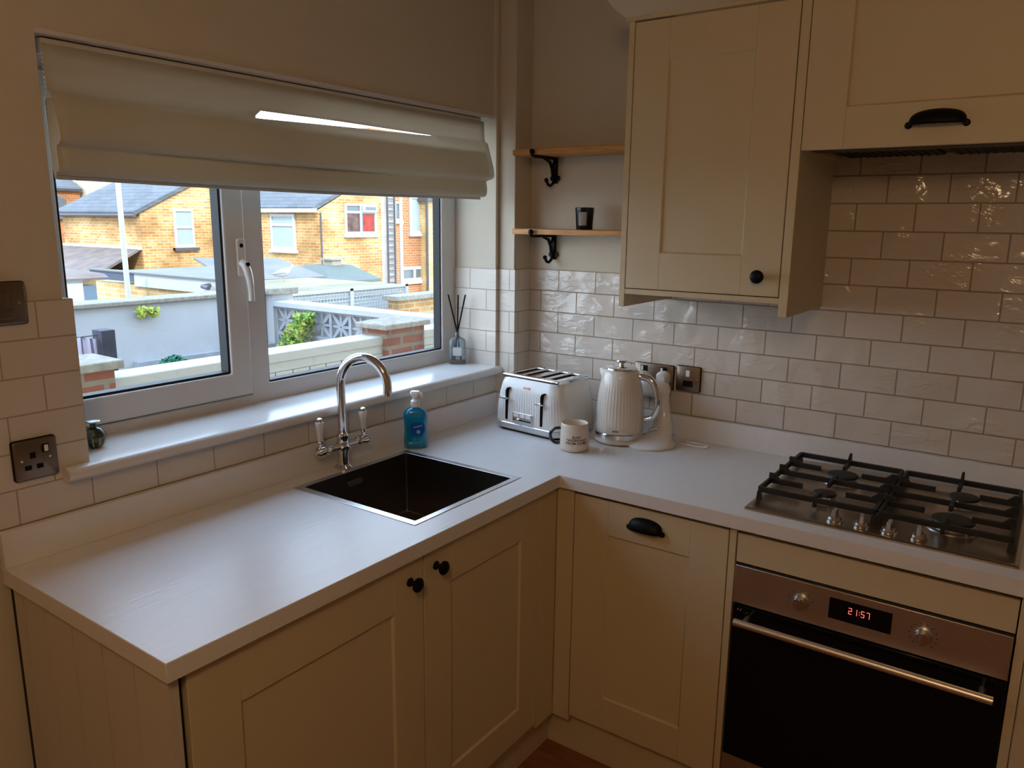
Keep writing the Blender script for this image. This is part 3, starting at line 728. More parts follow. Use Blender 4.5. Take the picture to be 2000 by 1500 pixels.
# local: width along local Y, thin along local X (front faces +X)
def sec(w_, d_, z): return [(b, a, z) for a, b in rrect(w_, d_, min(w_, d_)*0.42)]
t.loft([sec(0.066, 0.036, 0.0005), sec(0.074, 0.042, 0.004), sec(0.076, 0.044, 0.025), sec(0.073, 0.043, 0.045), sec(0.071, 0.041, 0.062), sec(0.074, 0.043, 0.085), sec(0.076, 0.044, 0.108), sec(0.072, 0.042, 0.118), sec(0.055, 0.036, 0.126), sec(0.032, 0.026, 0.131), sec(0.024, 0.024, 0.134)])
bb = t.build('bottle', BLUE, sb, local=True, ang=60)
t = MB(); t.prism([(a, b) for a, b in rrect(0.044, 0.040, 0.012)], lambda u, v, a: (a, u+0.006, 0.066+v), 0.0212, 0.0226); lbb = t.build('label', mat('soap_label_blue', (0.01, 0.09, 0.42), 0.3), bb, local=True)
t = MB(); t.prism([(-0.014, 0.003), (0.014, 0.009), (0.014, 0.012), (-0.014, 0.006)], lambda u, v, a: (a, u+0.006, 0.066+v), 0.0226, 0.0232)
t.lathe([(0, 0), (0.006, 0), (0.006, 0.0008), (0, 0.0008)], M=Matrix.Translation((0.0226, 0.008, 0.056)) @ Matrix.Rotation(PI/2, 4, 'Y'), seg=16); t.build('label_print', mat('label_pale_blue', (0.3, 0.5, 0.8), 0.4), lbb, local=True)
t = MB()
for k in range(4): t.box(0.0214, 0.0222, -0.010+k*0.008, -0.0075+k*0.008, 0.020, 0.038)
t.build('label_print', mat('label_print_pale', (0.10, 0.45, 0.60), 0.4), bb, local=True)
t = MB(); t.lathe([(0, 0.134), (0.0145, 0.134), (0.0148, 0.136), (0.0142, 0.152), (0.010, 0.156), (0.008, 0.158), (0.008, 0.166), (0, 0.166)], (0, 0, 0), 28); pc = t.build('pump_collar', WHITE, sb, local=True)
t = MB(); RM = Matrix.Rotation(1.25, 4, 'Z')
t.loft([[tuple(RM @ Vector((a+q, b, z))) for a, b in rrect(w_, d_, r_)] for w_, d_, r_, q, z in ((0.020, 0.018, 0.008, 0.0, 0.164), (0.032, 0.020, 0.008, 0.001, 0.172), (0.034, 0.020, 0.008, 0.001, 0.179), (0.026, 0.014, 0.006, 0.0, 0.184))])
t.tube([tuple(RM @ Vector(p)) for p in ((0.010, 0, 0.176), (0.020, 0, 0.174), (0.024, 0, 0.166))], [0.007, 0.006, 0.005], 10)
t.build('pump_head', WHITE, sb, local=True)

# ================================================================== TOASTER
ts = thing('toaster', 'white ribbed four-slice toaster with two chrome levers in the worktop corner', 'toaster', (0.285, -0.195, H), rz=-0.10)
TW, TD = 0.300, 0.222
def tsec(w_, d_, r_, z, rib=0.0, n=16, sgn=1):
    pts_ = []
    base = rrect(w_, d_, r_, 8)
    # resample evenly
    P_ = [Vector(p) for p in base]; L = [0]
    for i in range(len(P_)): L.append(L[-1] + (P_[(i+1) % len(P_)]-P_[i]).length)
    N = 352
    for k in range(N):
        s = L[-1]*k/N; i = max(j for j in range(len(P_)) if L[j] <= s + 1e-9)
        seg_ = (L[i+1]-L[i]) or 1e-9
        p = P_[i].lerp(P_[(i+1) % len(P_)], (s-L[i])/seg_)
        tn = (P_[(i+1) % len(P_)]-P_[i]); 
        nrm = Vector((tn.y, -tn.x)).normalized() if tn.length > 1e-9 else Vector((0, 0))
        q = p - nrm*(rib*abs(math.cos(k*PI*88/N))**8)
        pts_.append((q.x, q.y, z))
    return pts_
t = MB()
t.loft([tsec(TW-0.004, TD-0.004, 0.045, 0.030), tsec(TW, TD, 0.046, 0.034, 0.0015), tsec(TW-0.004, TD-0.004, 0.046, 0.08, 0.0016), tsec(TW-0.014, TD-0.012, 0.046, 0.125, 0.0012), tsec(TW-0.020, TD-0.018, 0.046, 0.140, 0.0),
        tsec(TW-0.028, TD-0.026, 0.044, 0.160), tsec(TW-0.044, TD-0.040, 0.040, 0.176), tsec(TW-0.058, TD-0.052, 0.036, 0.182)])
tb = t.build('body', WHITE, ts, local=True, ang=30)
t = MB(); t.loft([tsec(TW-0.006, TD-0.006, 0.045, 0.008), tsec(TW+0.002, TD+0.002, 0.046, 0.012), tsec(TW+0.002, TD+0.002, 0.046, 0.028), tsec(TW-0.004, TD-0.004, 0.045, 0.031)]); t.build('base_band', mat('toaster_band', (0.62, 0.61, 0.60), 0.2, metal=0.6), ts, local=True)
t = MB(); t.loft([tsec(TW-0.02, TD-0.02, 0.040, 0.0005), tsec(TW-0.016, TD-0.016, 0.042, 0.009)]); t.build('foot_plinth', BLACK, ts, local=True)
tw2, td2 = TW-0.052, TD-0.046
slx = [-0.088, -0.040, 0.022, 0.070]
xs_ = [-tw2/2+0.001] + [q for a in slx for q in (a-0.017+0.004, a+0.017+0.004)] + [tw2/2-0.001]
t = MB(); t.grid(xs_, [-td2/2+0.001, -td2/2+0.026, td2/2-0.010, td2/2-0.001], lambda u, v: not ((-td2/2+0.026 < v < td2/2-0.010) and any(abs(u-a-0.004) < 0.017 for a in slx)), XY, 0.176, 0.191)
tp = t.build('top_plate', CHROME, ts, local=True, bev=0.0065, bseg=4)
t = MB()
for a in slx: t.box(a+0.004-0.0169, a+0.004+0.0169, -td2/2+0.0261, td2/2-0.0101, 0.1830, 0.1850)
t.build('bread_slot', mat('slot_dark', (0.003, 0.003, 0.003), 0.9, spec=0.1), tp, local=True)
for lx in (-0.082, 0.072):
    fy = -TD/2
    t = MB(); t.prism([(lx-0.004, 0.040), (lx+0.004, 0.040), (lx+0.004, 0.138), (lx+0.010, 0.150), (lx+0.002, 0.148), (lx-0.004, 0.138)], XZ, fy-0.0012, fy+0.012)
    sl = t.build('lever_slot', mat('slot_dark', (0.003, 0.003, 0.003), 0.9, spec=0.1), ts, local=True)
    t = MB(); t.tube([(lx, fy-0.001, 0.117), (lx, fy-0.010, 0.1165)], 0.003, 10); t.loft([[(lx+a-0.001, fy-0.013+b, 0.1135) for a, b in rrect(0.034, 0.012, 0.005)], [(lx+a-0.001, fy-0.013+b, 0.1175) for a, b in rrect(0.036, 0.013, 0.005)]])
    t.build('lever', CHROME, sl, local=True)
t = MB(); t.prism(rrect(0.088, 0.036, 0.003), lambda u, v, a: (-0.008+u, a, 0.053+v), -TD/2-0.0030, -TD/2+0.004); cp_ = t.build('control_strip', CHROME, ts, local=True, bev=0.0008)
t = MB()
for k in range(3): t.box(-0.046+k*0.0265, -0.024+k*0.0265, -TD/2-0.0048, -TD/2-0.0030, 0.056, 0.068)
t.build('buttons', WHITE, cp_, local=True)
t = MB(); t.box(-0.048, 0.030, -TD/2-0.0036, -TD/2-0.0030, 0.044, 0.048); t.build('dial_track', BLACK, cp_, local=True)
t = MB(); t.lathe([(0, 0), (0.006, 0), (0.006, 0.005), (0, 0.006)], M=Matrix.Translation((-0.030, -TD/2-0.0030, 0.046)) @ Matrix.Rotation(PI/2, 4, 'X'), seg=16); t.build('browning_slider', CHROME, cp_, local=True)
COPPER = mat('copper_logo', (0.65, 0.30, 0.16), 0.35, metal=0.6)
t = MB(); 
for k in range(7): t.tube([(-0.016+k*0.0045, -TD/2+0.0095, 0.153), (-0.013+k*0.0045, -TD/2+0.0110, 0.1585 if k in (0, 4, 5) else 0.1565)], 0.0011, 6)
t.tube([(-0.017, -TD/2+0.0090, 0.1525), (0.014, -TD/2+0.0090, 0.1525)], 0.0006, 6)
t.build('logo', COPPER, tb, local=True)

ts.scale = (1, 1, 1.03)
# ================================================================== KETTLE
kt = thing('kettle', 'tall cream ribbed jug kettle with chrome handle standing right of the toaster', 'kettle', (0.563, -0.168, H), rz=0.10)
t = MB(); t.lathe([(0, 0.0003), (0.076, 0.0003), (0.077, 0.003), (0, 0.003)], (0, 0, 0), 64); t.build('foot_ring', BLACK, kt, local=True)
t = MB(); t.lathe([(0, 0.003), (0.079, 0.003), (0.082, 0.007), (0.081, 0.016), (0.076, 0.018), (0, 0.018)], (0, 0, 0), 64); t.build('power_base', IVORY, kt, local=True)
t = MB(); t.lathe([(0.0, 0.0185), (0.078, 0.0185), (0.079, 0.022), (0.079, 0.034), (0.077, 0.0365), (0, 0.0365)], (0, 0, 0), 64); t.build('chrome_band', CHROME, kt, local=True)
prof = [(0, 0.0365), (0.0765, 0.037), (0.0775, 0.042), (0.0780, 0.065), (0.0776, 0.10), (0.0755, 0.135), (0.0725, 0.165), (0.0690, 0.188), (0.0655, 0.205), (0.0620, 0.222), (0.0585, 0.234), (0.052, 0.241), (0, 0.241)]
t = MB(); t.lathe(prof, (0, 0, 0), 220, rib=44, amp=0.0011, ribrange=(0.050, 0.19))
kb = t.build('jug', IVORY, kt, local=True, ang=60)
# spout (local -X)
t = MB(); t.loft([[(-0.058, -0.020, 0.200), (-0.055, 0.020, 0.200), (-0.045, 0.022, 0.238), (-0.045, -0.022, 0.238)], [(-0.075, -0.006, 0.228), (-0.075, 0.006, 0.228), (-0.074, 0.012, 0.241), (-0.074, -0.012, 0.241)]]); t.build('spout', IVORY, kb, local=True, bev=0.004)
t = MB(); t.lathe([(0, 0.241), (0.050, 0.241), (0.0525, 0.244), (0.051, 0.2475), (0.044, 0.251), (0.020, 0.253), (0, 0.253)], (0, 0, 0), 48); lid = t.build('lid', CHROME, kt, local=True)
t = MB(); t.lathe([(0, 0.253), (0.009, 0.253), (0.008, 0.260), (0.016, 0.264), (0.019, 0.268), (0.017, 0.272), (0, 0.274)], (0, 0, 0), 32); t.build('lid_knob', CHROME, lid, local=True)
t = MB(); t.tube([(0.052, 0, 0.222), (0.080, 0, 0.226), (0.106, 0, 0.217), (0.122, 0, 0.192), (0.130, 0, 0.155), (0.128, 0, 0.120), (0.118, 0, 0.095), (0.098, 0, 0.083), (0.074, 0, 0.084)], [0.012, 0.0135, 0.013, 0.012, 0.0115, 0.0115, 0.0115, 0.011, 0.011], 16)
t.build('handle', CHROME, kt, local=True, sub=1)
t = MB(); t.prism(rrect(0.020, 0.004, 0.0015), lambda u, v, a: (math.sin(-0.9)*(0.0785+a)*-1*0 + 0.0785*math.cos(-1.35)+u*0.97, -0.0785*math.sin(1.35)-a+u*0.22, 0.049+v), 0.0, 0.0016); t.build('badge', mat('badge_grey', (0.2, 0.19, 0.18), 0.3, metal=0.8), kb, local=True)

# ================================================================== MUG
mg = thing('mug', 'cream mug with black lettering and dark green handle in front of the toaster', 'mug', (0.500, -0.352, H), rz=0)
mg.scale = (1.12, 1.12, 1.06)
MUGC = mat('mug_cream_glaze', (0.72, 0.62, 0.50), 0.35, noise=0.03, nscale=120)
HM = 0.083
t = MB(); t.lathe([(0, 0.0005), (0.036, 0.0005), (0.0405, 0.004), (0.0415, 0.012), (0.0405, 0.045), (0.0385, 0.075), (0.0380, HM), (0.0368, HM+0.0012), (0.0355, HM), (0.036, 0.07), (0.0375, 0.04), (0.037, 0.012), (0.033, 0.006), (0, 0.0055)], (0, 0, 0), 64)
mb_ = t.build('cup', MUGC, mg, local=True, ang=70)
va = math.atan2(-2.419+0.35, 1.716-0.506)           # direction to viewer
ha = va - PI/2 - 0.05                               # handle on the left of the view
hd_ = Vector((math.cos(ha), math.sin(ha), 0))
t = MB(); pts = [hd_*r + Vector((0, 0, z)) for r, z in ((0.0375, 0.064), (0.050, 0.066), (0.063, 0.060), (0.070, 0.046), (0.069, 0.032), (0.060, 0.020), (0.050, 0.0165), (0.040, 0.020))]
t.tube(pts, 0.0052, 14); t.build('handle', mat('dark_green_glaze', (0.004, 0.022, 0.018), 0.15, coat=0.5), mg, local=True, sub=1)
TXT = mat('mug_lettering', (0.02, 0.03, 0.035), 0.6)
def cyl_text(body_, size, zc_, rfun, ang0, parent, name):
    me = text_mesh(body_, size, 0.0003, bold=0.00022, spacing=1.14)
    for v in me.vertices:
        z = zc_ + v.co.y; r = rfun(z) + 0.0004 + v.co.z
        a = ang0 + v.co.x/r
        v.co = (r*math.cos(a), r*math.sin(a), z)
    me.materials.clear(); me.materials.append(TXT)
    o = bpy.data.objects.new(name, me); COL.objects.link(o); o.parent = parent
rf = lambda z: 0.0405 - 0.0022*max(0, (z-0.045))/0.03 + 0.0008*max(0, (0.045-z))/0.033
for body_, zc_ in (('BUSY', 0.0445), ('"WORKING"', 0.0355), ('FROM HOME', 0.0265)):
    cyl_text(body_, 0.0099, zc_, rf, va+0.16, mb_, 'lettering')

# ================================================================== WHITE APPLIANCE BEHIND KETTLE
ap = thing('small_appliance', 'white countertop appliance on a flared stand, mostly hidden behind the kettle', 'appliance', (0.672, -0.150, H), rz=-0.15)
def el(cx_, cy_, rx_, ry_, z, n=40): return [(cx_+rx_*math.cos(2*PI*k/n), cy_+ry_*math.sin(2*PI*k/n), z) for k in range(n)]
t = MB(); t.loft([el(0, 0, 0.076, 0.086, 0.0005), el(0, 0, 0.078, 0.088, 0.006), el(0, 0.004, 0.074, 0.080, 0.013), el(0, 0.040, 0.046, 0.040, 0.022), el(0, 0.066, 0.036, 0.026, 0.045), el(-0.010, 0.078, 0.028, 0.022, 0.09), el(-0.016, 0.082, 0.023, 0.020, 0.13), el(-0.020, 0.084, 0.022, 0.022, 0.165), el(-0.022, 0.084, 0.018, 0.020, 0.178)])
t.build('stand', WHITE, ap, local=True, ang=60)
t = MB(); rings = []
for x_, rz_, ry_ in ((0.004, 0.010, 0.016), (-0.003, 0.024, 0.030), (-0.03, 0.030, 0.036), (-0.09, 0.032, 0.038), (-0.16, 0.030, 0.034), (-0.215, 0.024, 0.026), (-0.232, 0.016, 0.018)):
    rings.append([(x_, 0.086+0.6*ry_*math.cos(2*PI*k/24), 0.168+rz_*math.sin(2*PI*k/24)) for k in range(24)])
t.loft(rings); t.build('arm', WHITE, ap, local=True, ang=60)
t = MB(); t.tube([(0.0, 0.05, 0.046), (-0.010, 0.0, 0.048)], [0.004, 0.005], 12); t.build('lever', CHROME, ap, local=True)
t = MB(); pts = [(0.752, -0.090, 0.914), (0.765, -0.085, 0.9125), (0.80, -0.092, 0.9125), (0.835, -0.080, 0.9125), (0.838, -0.066, 0.9125), (0.80, -0.055, 0.9125), (0.74, -0.050, 0.9125), (0.70, -0.040, 0.93), (0.668, -0.040, 1.0), (0.652, -0.038, 1.07), (0.648, -0.036, 1.09)]
P2 = []
for i in range(len(pts)-1):
    for k in range(4): P2.append(Vector(pts[i]).lerp(Vector(pts[i+1]), k/4))
t.tube(P2, 0.0025, 8); ca = t.build('power_cord', WHITE); tag(ca, 'thin white power cord lying on the worktop behind the kettle', 'cord')
pg = thing('plug', 'white three-pin plug in the right half of the double socket', 'plug', (0.645, -0.02, 1.11))
t = MB(); t.loft([[(0.645+a, -0.0105, 1.108+b) for a, b in rrect(0.046, 0.048, 0.018)], [(0.645+a, -0.030, 1.108+b) for a, b in rrect(0.044, 0.046, 0.018)], [(0.645+a, -0.042, 1.106+b) for a, b in rrect(0.030, 0.034, 0.014)]]); t.build('body', WHITE, pg)
t = MB(); t.tube([(0.645, -0.030, 1.084), (0.646, -0.034, 1.074)], [0.005, 0.004], 10); t.build('cord_grip', WHITE, pg)

# ================================================================== SOCKETS
def plate(name, label, cat, f, u0, u1, z0, z1, th=0.009):
    """f(u, d, z)"""
    r = thing(name, label, cat, f((u0+u1)/2, 0, (z0+z1)/2))
    cu, cz = (u0+u1)/2, (z0+z1)/2; w_, h_ = u1-u0, z1-z0
    t = MB(); t.loft([[f(cu+a, 0.0003, cz+b) for a, b in rrect(w_, h_, 0.006)], [f(cu+a, th-0.003, cz+b) for a, b in rrect(w_, h_, 0.006)]]); t.build('back_box', BLACK, r)
    t = MB(); t.loft([[f(cu+a, th-0.003, cz+b) for a, b in rrect(w_-0.003, h_-0.003, 0.006)], [f(cu+a, th-0.001, cz+b) for a, b in rrect(w_-0.003, h_-0.003, 0.006)], [f(cu+a, th, cz+b) for a, b in rrect(w_-0.006, h_-0.006, 0.005)]]); p = t.build('face_plate', BRONZE, r)
    return r, p, th
def scr(p, f, u, th, z):
    o = f(u, th, z); n = Vector(f(u, th+1, z))-Vector(o)
    M = Matrix.Translation(o) @ n.to_track_quat('Z', 'Y').to_matrix().to_4x4()
    t = MB(); t.lathe([(0, 0), (0.003, 0), (0.0025, 0.0008), (0, 0.0012)], M=M, seg=12); t.build('screw', CHROME, p)
def fb(f, u0, u1, d0, d1, z0, z1):
    t = MB(); P_ = [f(u, d, z) for u, d, z in ((u0,d0,z0),(u1,d0,z0),(u1,d0,z1),(u0,d0,z1),(u0,d1,z0),(u1,d1,z0),(u1,d1,z1),(u0,d1,z1))]
    v = [t.bm.verts.new(p) for p in P_]
    for q in ((0,3,2,1),(4,5,6,7),(0,1,5,4),(1,2,6,5),(2,3,7,6),(3,0,4,7)): t.bm.faces.new([v[i] for i in q])
    return t
FWL = lambda u, d, z: (d, u, z)
FRW = lambda u, d, z: (u, -d, z)
r, p, th = plate('wall_socket', 'single brushed metal socket with white rocker, left of the window sill', 'socket', FWL, -1.768, -1.681, 1.082, 1.169)
fb(FWL, -1.710, -1.698, th-0.001, th+0.003, 1.136, 1.154).build('switch_surround', BLACK, p); fb(FWL, -1.708, -1.700, th+0.0025, th+0.005, 1.138, 1.152).build('rocker', WHITE, p, bev=0.001)
for (u, z, a, b) in ((-1.730, 1.134, 0.0055, 0.0065), (-1.741, 1.109, 0.0065, 0.005), (-1.718, 1.109, 0.0065, 0.005)):
    fb(FWL, u-a, u+a, th-0.001, th+0.0006, z-b, z+b).build('pin_hole', BLACK, p)
scr(p, FWL, -1.752, th, 1.1255); scr(p, FWL, -1.697, th, 1.1255)
r, p, th = plate('fused_switch', 'square brushed metal switch plate high on the left wall, cut by the edge', 'switch', FWL, -1.794, -1.707, 1.408, 1.494)
fb(FWL, -1.758, -1.743, th-0.001, th+0.005, 1.448, 1.470).build('rocker', BRONZE, p, bev=0.001); fb(FWL, -1.776, -1.734, th-0.001, th+0.003, 1.420, 1.438).build('fuse_holder', BRONZE, p, bev=0.001)
scr(p, FWL, -1.722, th, 1.451)
r, p, th = plate('wall_socket', 'double brushed metal socket on the tiles behind the kettle', 'socket', FRW, 0.531, 0.677, 1.066, 1.152)
for cu in (0.568, 0.640):
    fb(FRW, cu-0.013, cu+0.013, th-0.001, th+0.002, 1.124, 1.143).build('switch_surround', BLACK, p); fb(FRW, cu-0.010, cu-0.002, th+0.0015, th+0.005, 1.126, 1.141).build('rocker', WHITE, p, bev=0.001)
for (u, z) in ((0.568, 1.112), (0.560, 1.090), (0.577, 1.090)): fb(FRW, u-0.004, u+0.004, th-0.001, th+0.0006, z-0.004, z+0.004).build('pin_hole', BLACK, p)
r, p, th = plate('fused_switch', 'square brushed metal fused switch on the tiles right of the double socket', 'switch', FRW, 0.686, 0.772, 1.071, 1.157)
fb(FRW, 0.722, 0.736, th-0.001, th+0.005, 1.122, 1.143).build('rocker', WHITE, p, bev=0.001); fb(FRW, 0.712, 0.746, th-0.001, th+0.003, 1.088, 1.108).build('fuse_holder', BLACK, p, bev=0.001)
scr(p, FRW, 0.700, th, 1.114); scr(p, FRW, 0.759, th, 1.114)

# ================================================================== SHELVES
def shelf(z0, label):
    t = MB(); t.box(0.092, 0.636, -0.136, -0.0008+RY, z0, z0+0.019)
    o = t.build('wall_shelf', OAK, bev=0.002); tag(o, label, 'shelf', 'oak shelves beside the window'); return o
shelf(1.846, 'upper honey-coloured wooden shelf, empty, beside the wall cabinet')
shelf(1.578, 'lower honey-coloured wooden shelf carrying the black candle')
def bracket(x, z, label):
    r = thing('shelf_bracket', label, 'bracket', (x, 0, z), group='black cast iron shelf brackets')
    def pt(y, dz): return (x, y, z+dz)
    t = MB()
    t.tube([pt(RY-0.006, -0.006), pt(-0.02, -0.005), pt(-0.132, -0.0058), pt(-0.144, -0.004), pt(-0.149, 0.001), pt(-0.149, 0.006)], [0.0055, 0.0055, 0.005, 0.0055, 0.006, 0.005], 10)
    t.sphere(pt(-0.148, 0.009), 0.0095, seg=14)
    arm = t.build('arm', BLACK, r)
    t = MB()
    t.prism([(RY-0.001, -0.001), (-0.004, -0.001), (-0.004, -0.075), (-0.002, -0.090), (RY-0.001, -0.090)], lambda u, v, a: (a, u, z+v), x-0.008, x+0.008)
    t.prism(rrect(0.038, 0.020, 0.0095), lambda u, v, a: (x+u, a, z-0.072+v), RY-0.001, -0.003)
    t.build('wall_plate', BLACK, r, bev=0.001)
    t = MB()
    t.tube([pt(-0.003, -0.080), pt(-0.015, -0.060), pt(-0.020, -0.040), pt(-0.035, -0.018), pt(-0.07, -0.009)], [0.006, 0.006, 0.006, 0.006, 0.0045], 10)
    t.tube([pt(-0.003, -0.010), pt(-0.02, -0.035)], 0.004, 8)
    t.build('brace', BLACK, r)
    t = MB(); t.tube([pt(-0.004, -0.078), pt(-0.016, -0.092), pt(-0.030, -0.099), pt(-0.044, -0.096), pt(-0.053, -0.086)], 0.0052, 10); t.sphere(pt(-0.056, -0.081), 0.008, seg=14)
    t.build('hook', BLACK, r)
bracket(0.182, 1.846, 'black cast iron hook bracket under the left end of the upper shelf')
bracket(0.548, 1.846, 'black cast iron bracket at the right end of the upper shelf, by the cabinet')
bracket(0.182, 1.578, 'black cast iron hook bracket under the left end of the lower shelf')
bracket(0.548, 1.578, 'black cast iron bracket at the right end of the lower shelf, by the cabinet')
cd = thing('candle', 'black glass jar candle with grey label on the lower shelf', 'candle', (0.355, -0.080, 1.597))
t = MB(); t.lathe([(0, 0.0005), (0.027, 0.0005), (0.028, 0.003), (0.0325, 0.072), (0.031, 0.0735), (0.0295, 0.072), (0.026, 0.055), (0, 0.055)], (0.355, -0.08, 1.597), 40); g_ = t.build('jar', mat('black_glass', (0.006, 0.006, 0.008), 0.12), cd)
va2 = math.atan2(-2.419+0.08, 1.716-0.355) - 0.22
t = MB(); rings = []
for k in range(9):
    a = va2 + (k-4)*0.11
    rings.append([(0.355+(0.0289+q)*math.cos(a)*(1+0.0), -0.08+(0.0289+q)*math.sin(a), 1.597+z) for q, z in ((0.0008, 0.014), (0.0036, 0.058), (0.0040, 0.058), (0.0012, 0.014))])
t.loft(rings); t.build('label', mat('candle_label', (0.35, 0.32, 0.29), 0.6), g_)

# ================================================================== REED DIFFUSER
rd = thing('reed_diffuser', 'clear glass reed diffuser with three black reeds on the right end of the sill', 'diffuser', (-0.130, -0.170, Zs), rz=-0.95)
JG = bpy.data.materials.new('blue_tinted_glass'); JG.use_nodes = True; b_ = JG.node_tree.nodes['Principled BSDF']
b_.inputs['Base Color'].default_value = (0.72, 0.84, 0.93, 1); b_.inputs['Transmission Weight'].default_value = 0.9; b_.inputs['Roughness'].default_value = 0.03; b_.inputs['IOR'].default_value = 1.3
t = MB()
def dsec(w_, d_, z): return [(b, a, z) for a, b in rrect(w_, d_, min(w_, d_)*0.45)]
t.loft([dsec(0.058, 0.034, 0.0006), dsec(0.061, 0.036, 0.003), dsec(0.061, 0.036, 0.080), dsec(0.057, 0.034, 0.093), dsec(0.038, 0.028, 0.100), dsec(0.020, 0.020, 0.103), dsec(0.017, 0.017, 0.106), dsec(0.017, 0.017, 0.118), dsec(0.019, 0.019, 0.1185), dsec(0.019, 0.019, 0.122)])
jb = t.build('bottle', JG, rd, local=True, ang=60)
t = MB(); t.loft([dsec(0.054, 0.030, 0.003), dsec(0.057, 0.032, 0.005), dsec(0.057, 0.032, 0.018)]); t.build('oil', mat('amber_oil', (0.16, 0.035, 0.010), 0.1), rd, local=True)
t = MB(); t.box(0.0182, 0.0192, -0.016, 0.016, 0.034, 0.066); t.build('label', mat('diffuser_label', (0.62, 0.61, 0.60), 0.6), jb, local=True)
for (a, b, c_, d_) in ((0.0, -0.034, -0.003, 0.014), (0.01, 0.004, 0.004, -0.012), (0.0, 0.030, -0.004, -0.020)):
    t = MB(); t.tube([(c_, d_, 0.007), (0.0, 0.0, 0.118), (a, b, 0.262)], 0.0029, 8); t.build('reed', BLACK, rd, local=True)
# ornament at left end of the sill
orn = thing('perfume_bottle', 'small dark green and gold patterned bottle at the left end of the sill', 'ornament', (-0.095, -1.552, Zs))
GR = mat('mottled_green_glass', (0.035, 0.045, 0.02), 0.2, noise=0.8, nscale=90, coat=0.4); GD = mat('old_gold', (0.42, 0.33, 0.16), 0.3, metal=1)
t = MB(); t.lathe([(0, 0.0005), (0.012, 0.0005), (0.020, 0.010), (0.0245, 0.024), (0.0235, 0.036), (0.016, 0.046), (0.0075, 0.050), (0.007, 0.062), (0, 0.062)], (-0.095, -1.552, Zs), 32); ob = t.build('bottle', GR, orn)
t = MB()
for k in range(10):
    a = 2*PI*k/10
    t.tube([(-0.095+r_*math.cos(a), -1.552+r_*math.sin(a), Zs+z) for r_, z in ((0.0125, 0.002), (0.0205, 0.010), (0.025, 0.022), (0.0248, 0.028))], [0.001, 0.0022, 0.0016, 0.0008], 6)
t.build('gold_petals', GD, ob)
t = MB(); t.lathe([(0, 0.062), (0.015, 0.062), (0.0155, 0.0635), (0.014, 0.065), (0, 0.066)], (-0.095, -1.552, Zs), 24); t.build('stopper', mat('pale_metal', (0.6, 0.62, 0.62), 0.25, metal=1), orn)

# ================================================================== CEILING LIGHT (behind the viewer)
cl = thing('ceiling_light', 'round flush ceiling light with warm opal shade behind the viewer', 'light', (LAMP[0], LAMP[1], 2.5))
MB().lathe([(0, 0), (0.14, 0), (0.145, -0.012), (0.135, -0.022), (0, -0.022)], (LAMP[0], LAMP[1], 2.4995), 40).build('base', CHROME, cl)
t = MB(); t.lathe([(0, -0.024), (0.128, -0.024), (0.130, -0.040), (0.118, -0.072), (0.08, -0.092), (0, -0.098)], (LAMP[0], LAMP[1], 2.4995), 40)
t.build('shade', mat('opal_shade', (0.8, 0.7, 0.5), 0.4, emit=(1.0, 0.62, 0.32), estr=6), cl)
#OUTSIDE
# ================================================================== OUTSIDE
YB = brick_mat('yellow_stock_brick', (0.62, 0.40, 0.15), (0.50, 0.235, 0.065), (0.60, 0.50, 0.30), 0.225, 0.075, 0.010, 1, 1, 0, 0, dirt=0.45)
YB2 = brick_mat('pale_yellow_brick', (0.66, 0.47, 0.20), (0.55, 0.33, 0.11), (0.60, 0.52, 0.34), 0.225, 0.075, 0.010, 1, 1, 0.1, 0, dirt=0.35)
OB = brick_mat('orange_brick', (0.47, 0.18, 0.055), (0.36, 0.12, 0.035), (0.42, 0.30, 0.18), 0.225, 0.075, 0.009, 1, 1, 0, 0, dirt=0.2)
RB = brick_mat('red_pier_brick', (0.34, 0.10, 0.05), (0.26, 0.085, 0.05), (0.26, 0.21, 0.16), 0.225, 0.078, 0.014, 1, 1, 0.06, 0, dirt=0.5)
SLATE = brick_mat('grey_roof_slate', (0.115, 0.125, 0.135), (0.09, 0.10, 0.11), (0.06, 0.065, 0.07), 0.30, 0.10, 0.006, 1, 1, 0, 0, dirt=0.15)
BROWNROOF = mat('brown_roof_tile', (0.15, 0.115, 0.095), 0.85, noise=0.3, nscale=3)
GREYROOF = mat('grey_felt_roof', (0.15, 0.15, 0.145), 0.9, noise=0.15, nscale=1.5)
OLIVE = mat('buff_felt_roof', (0.24, 0.205, 0.12), 0.9, noise=0.12, nscale=2)
STONE = mat('weathered_stone', (0.26, 0.23, 0.18), 0.9, noise=0.25, nscale=25, bump=0.5, bscale=60)
RENDER = mat('white_painted_render', (0.45, 0.45, 0.45), 0.9, noise=0.05, nscale=2.5, bump=0.2, bscale=30)
GREYP = mat('pale_grey_masonry_paint', (0.33, 0.335, 0.345), 0.85, noise=0.12, nscale=8)
CREAMB = mat('cream_painted_board', (0.41, 0.39, 0.34), 0.7)
WPAINT = mat('white_exterior_paint', (0.42, 0.42, 0.40), 0.6)
NAVY = mat('dark_blue_fascia', (0.045, 0.065, 0.10), 0.6)
DGREY = mat('dark_grey_metal', (0.07, 0.07, 0.075), 0.6)
PANE = mat('dark_window_pane', (0.10, 0.12, 0.13), 0.12)
PANEL = mat('pale_blind_pane', (0.28, 0.34, 0.34), 0.25)
CONC = mat('yard_concrete', (0.16, 0.155, 0.145), 0.95, noise=0.2, nscale=1)
structure(MB().box(-60, -0.31, -25, 60, -2.2, -2.0).build('trim_ground', CONC, smooth=False), 'grey paved ground of the yards outside', 'ground')

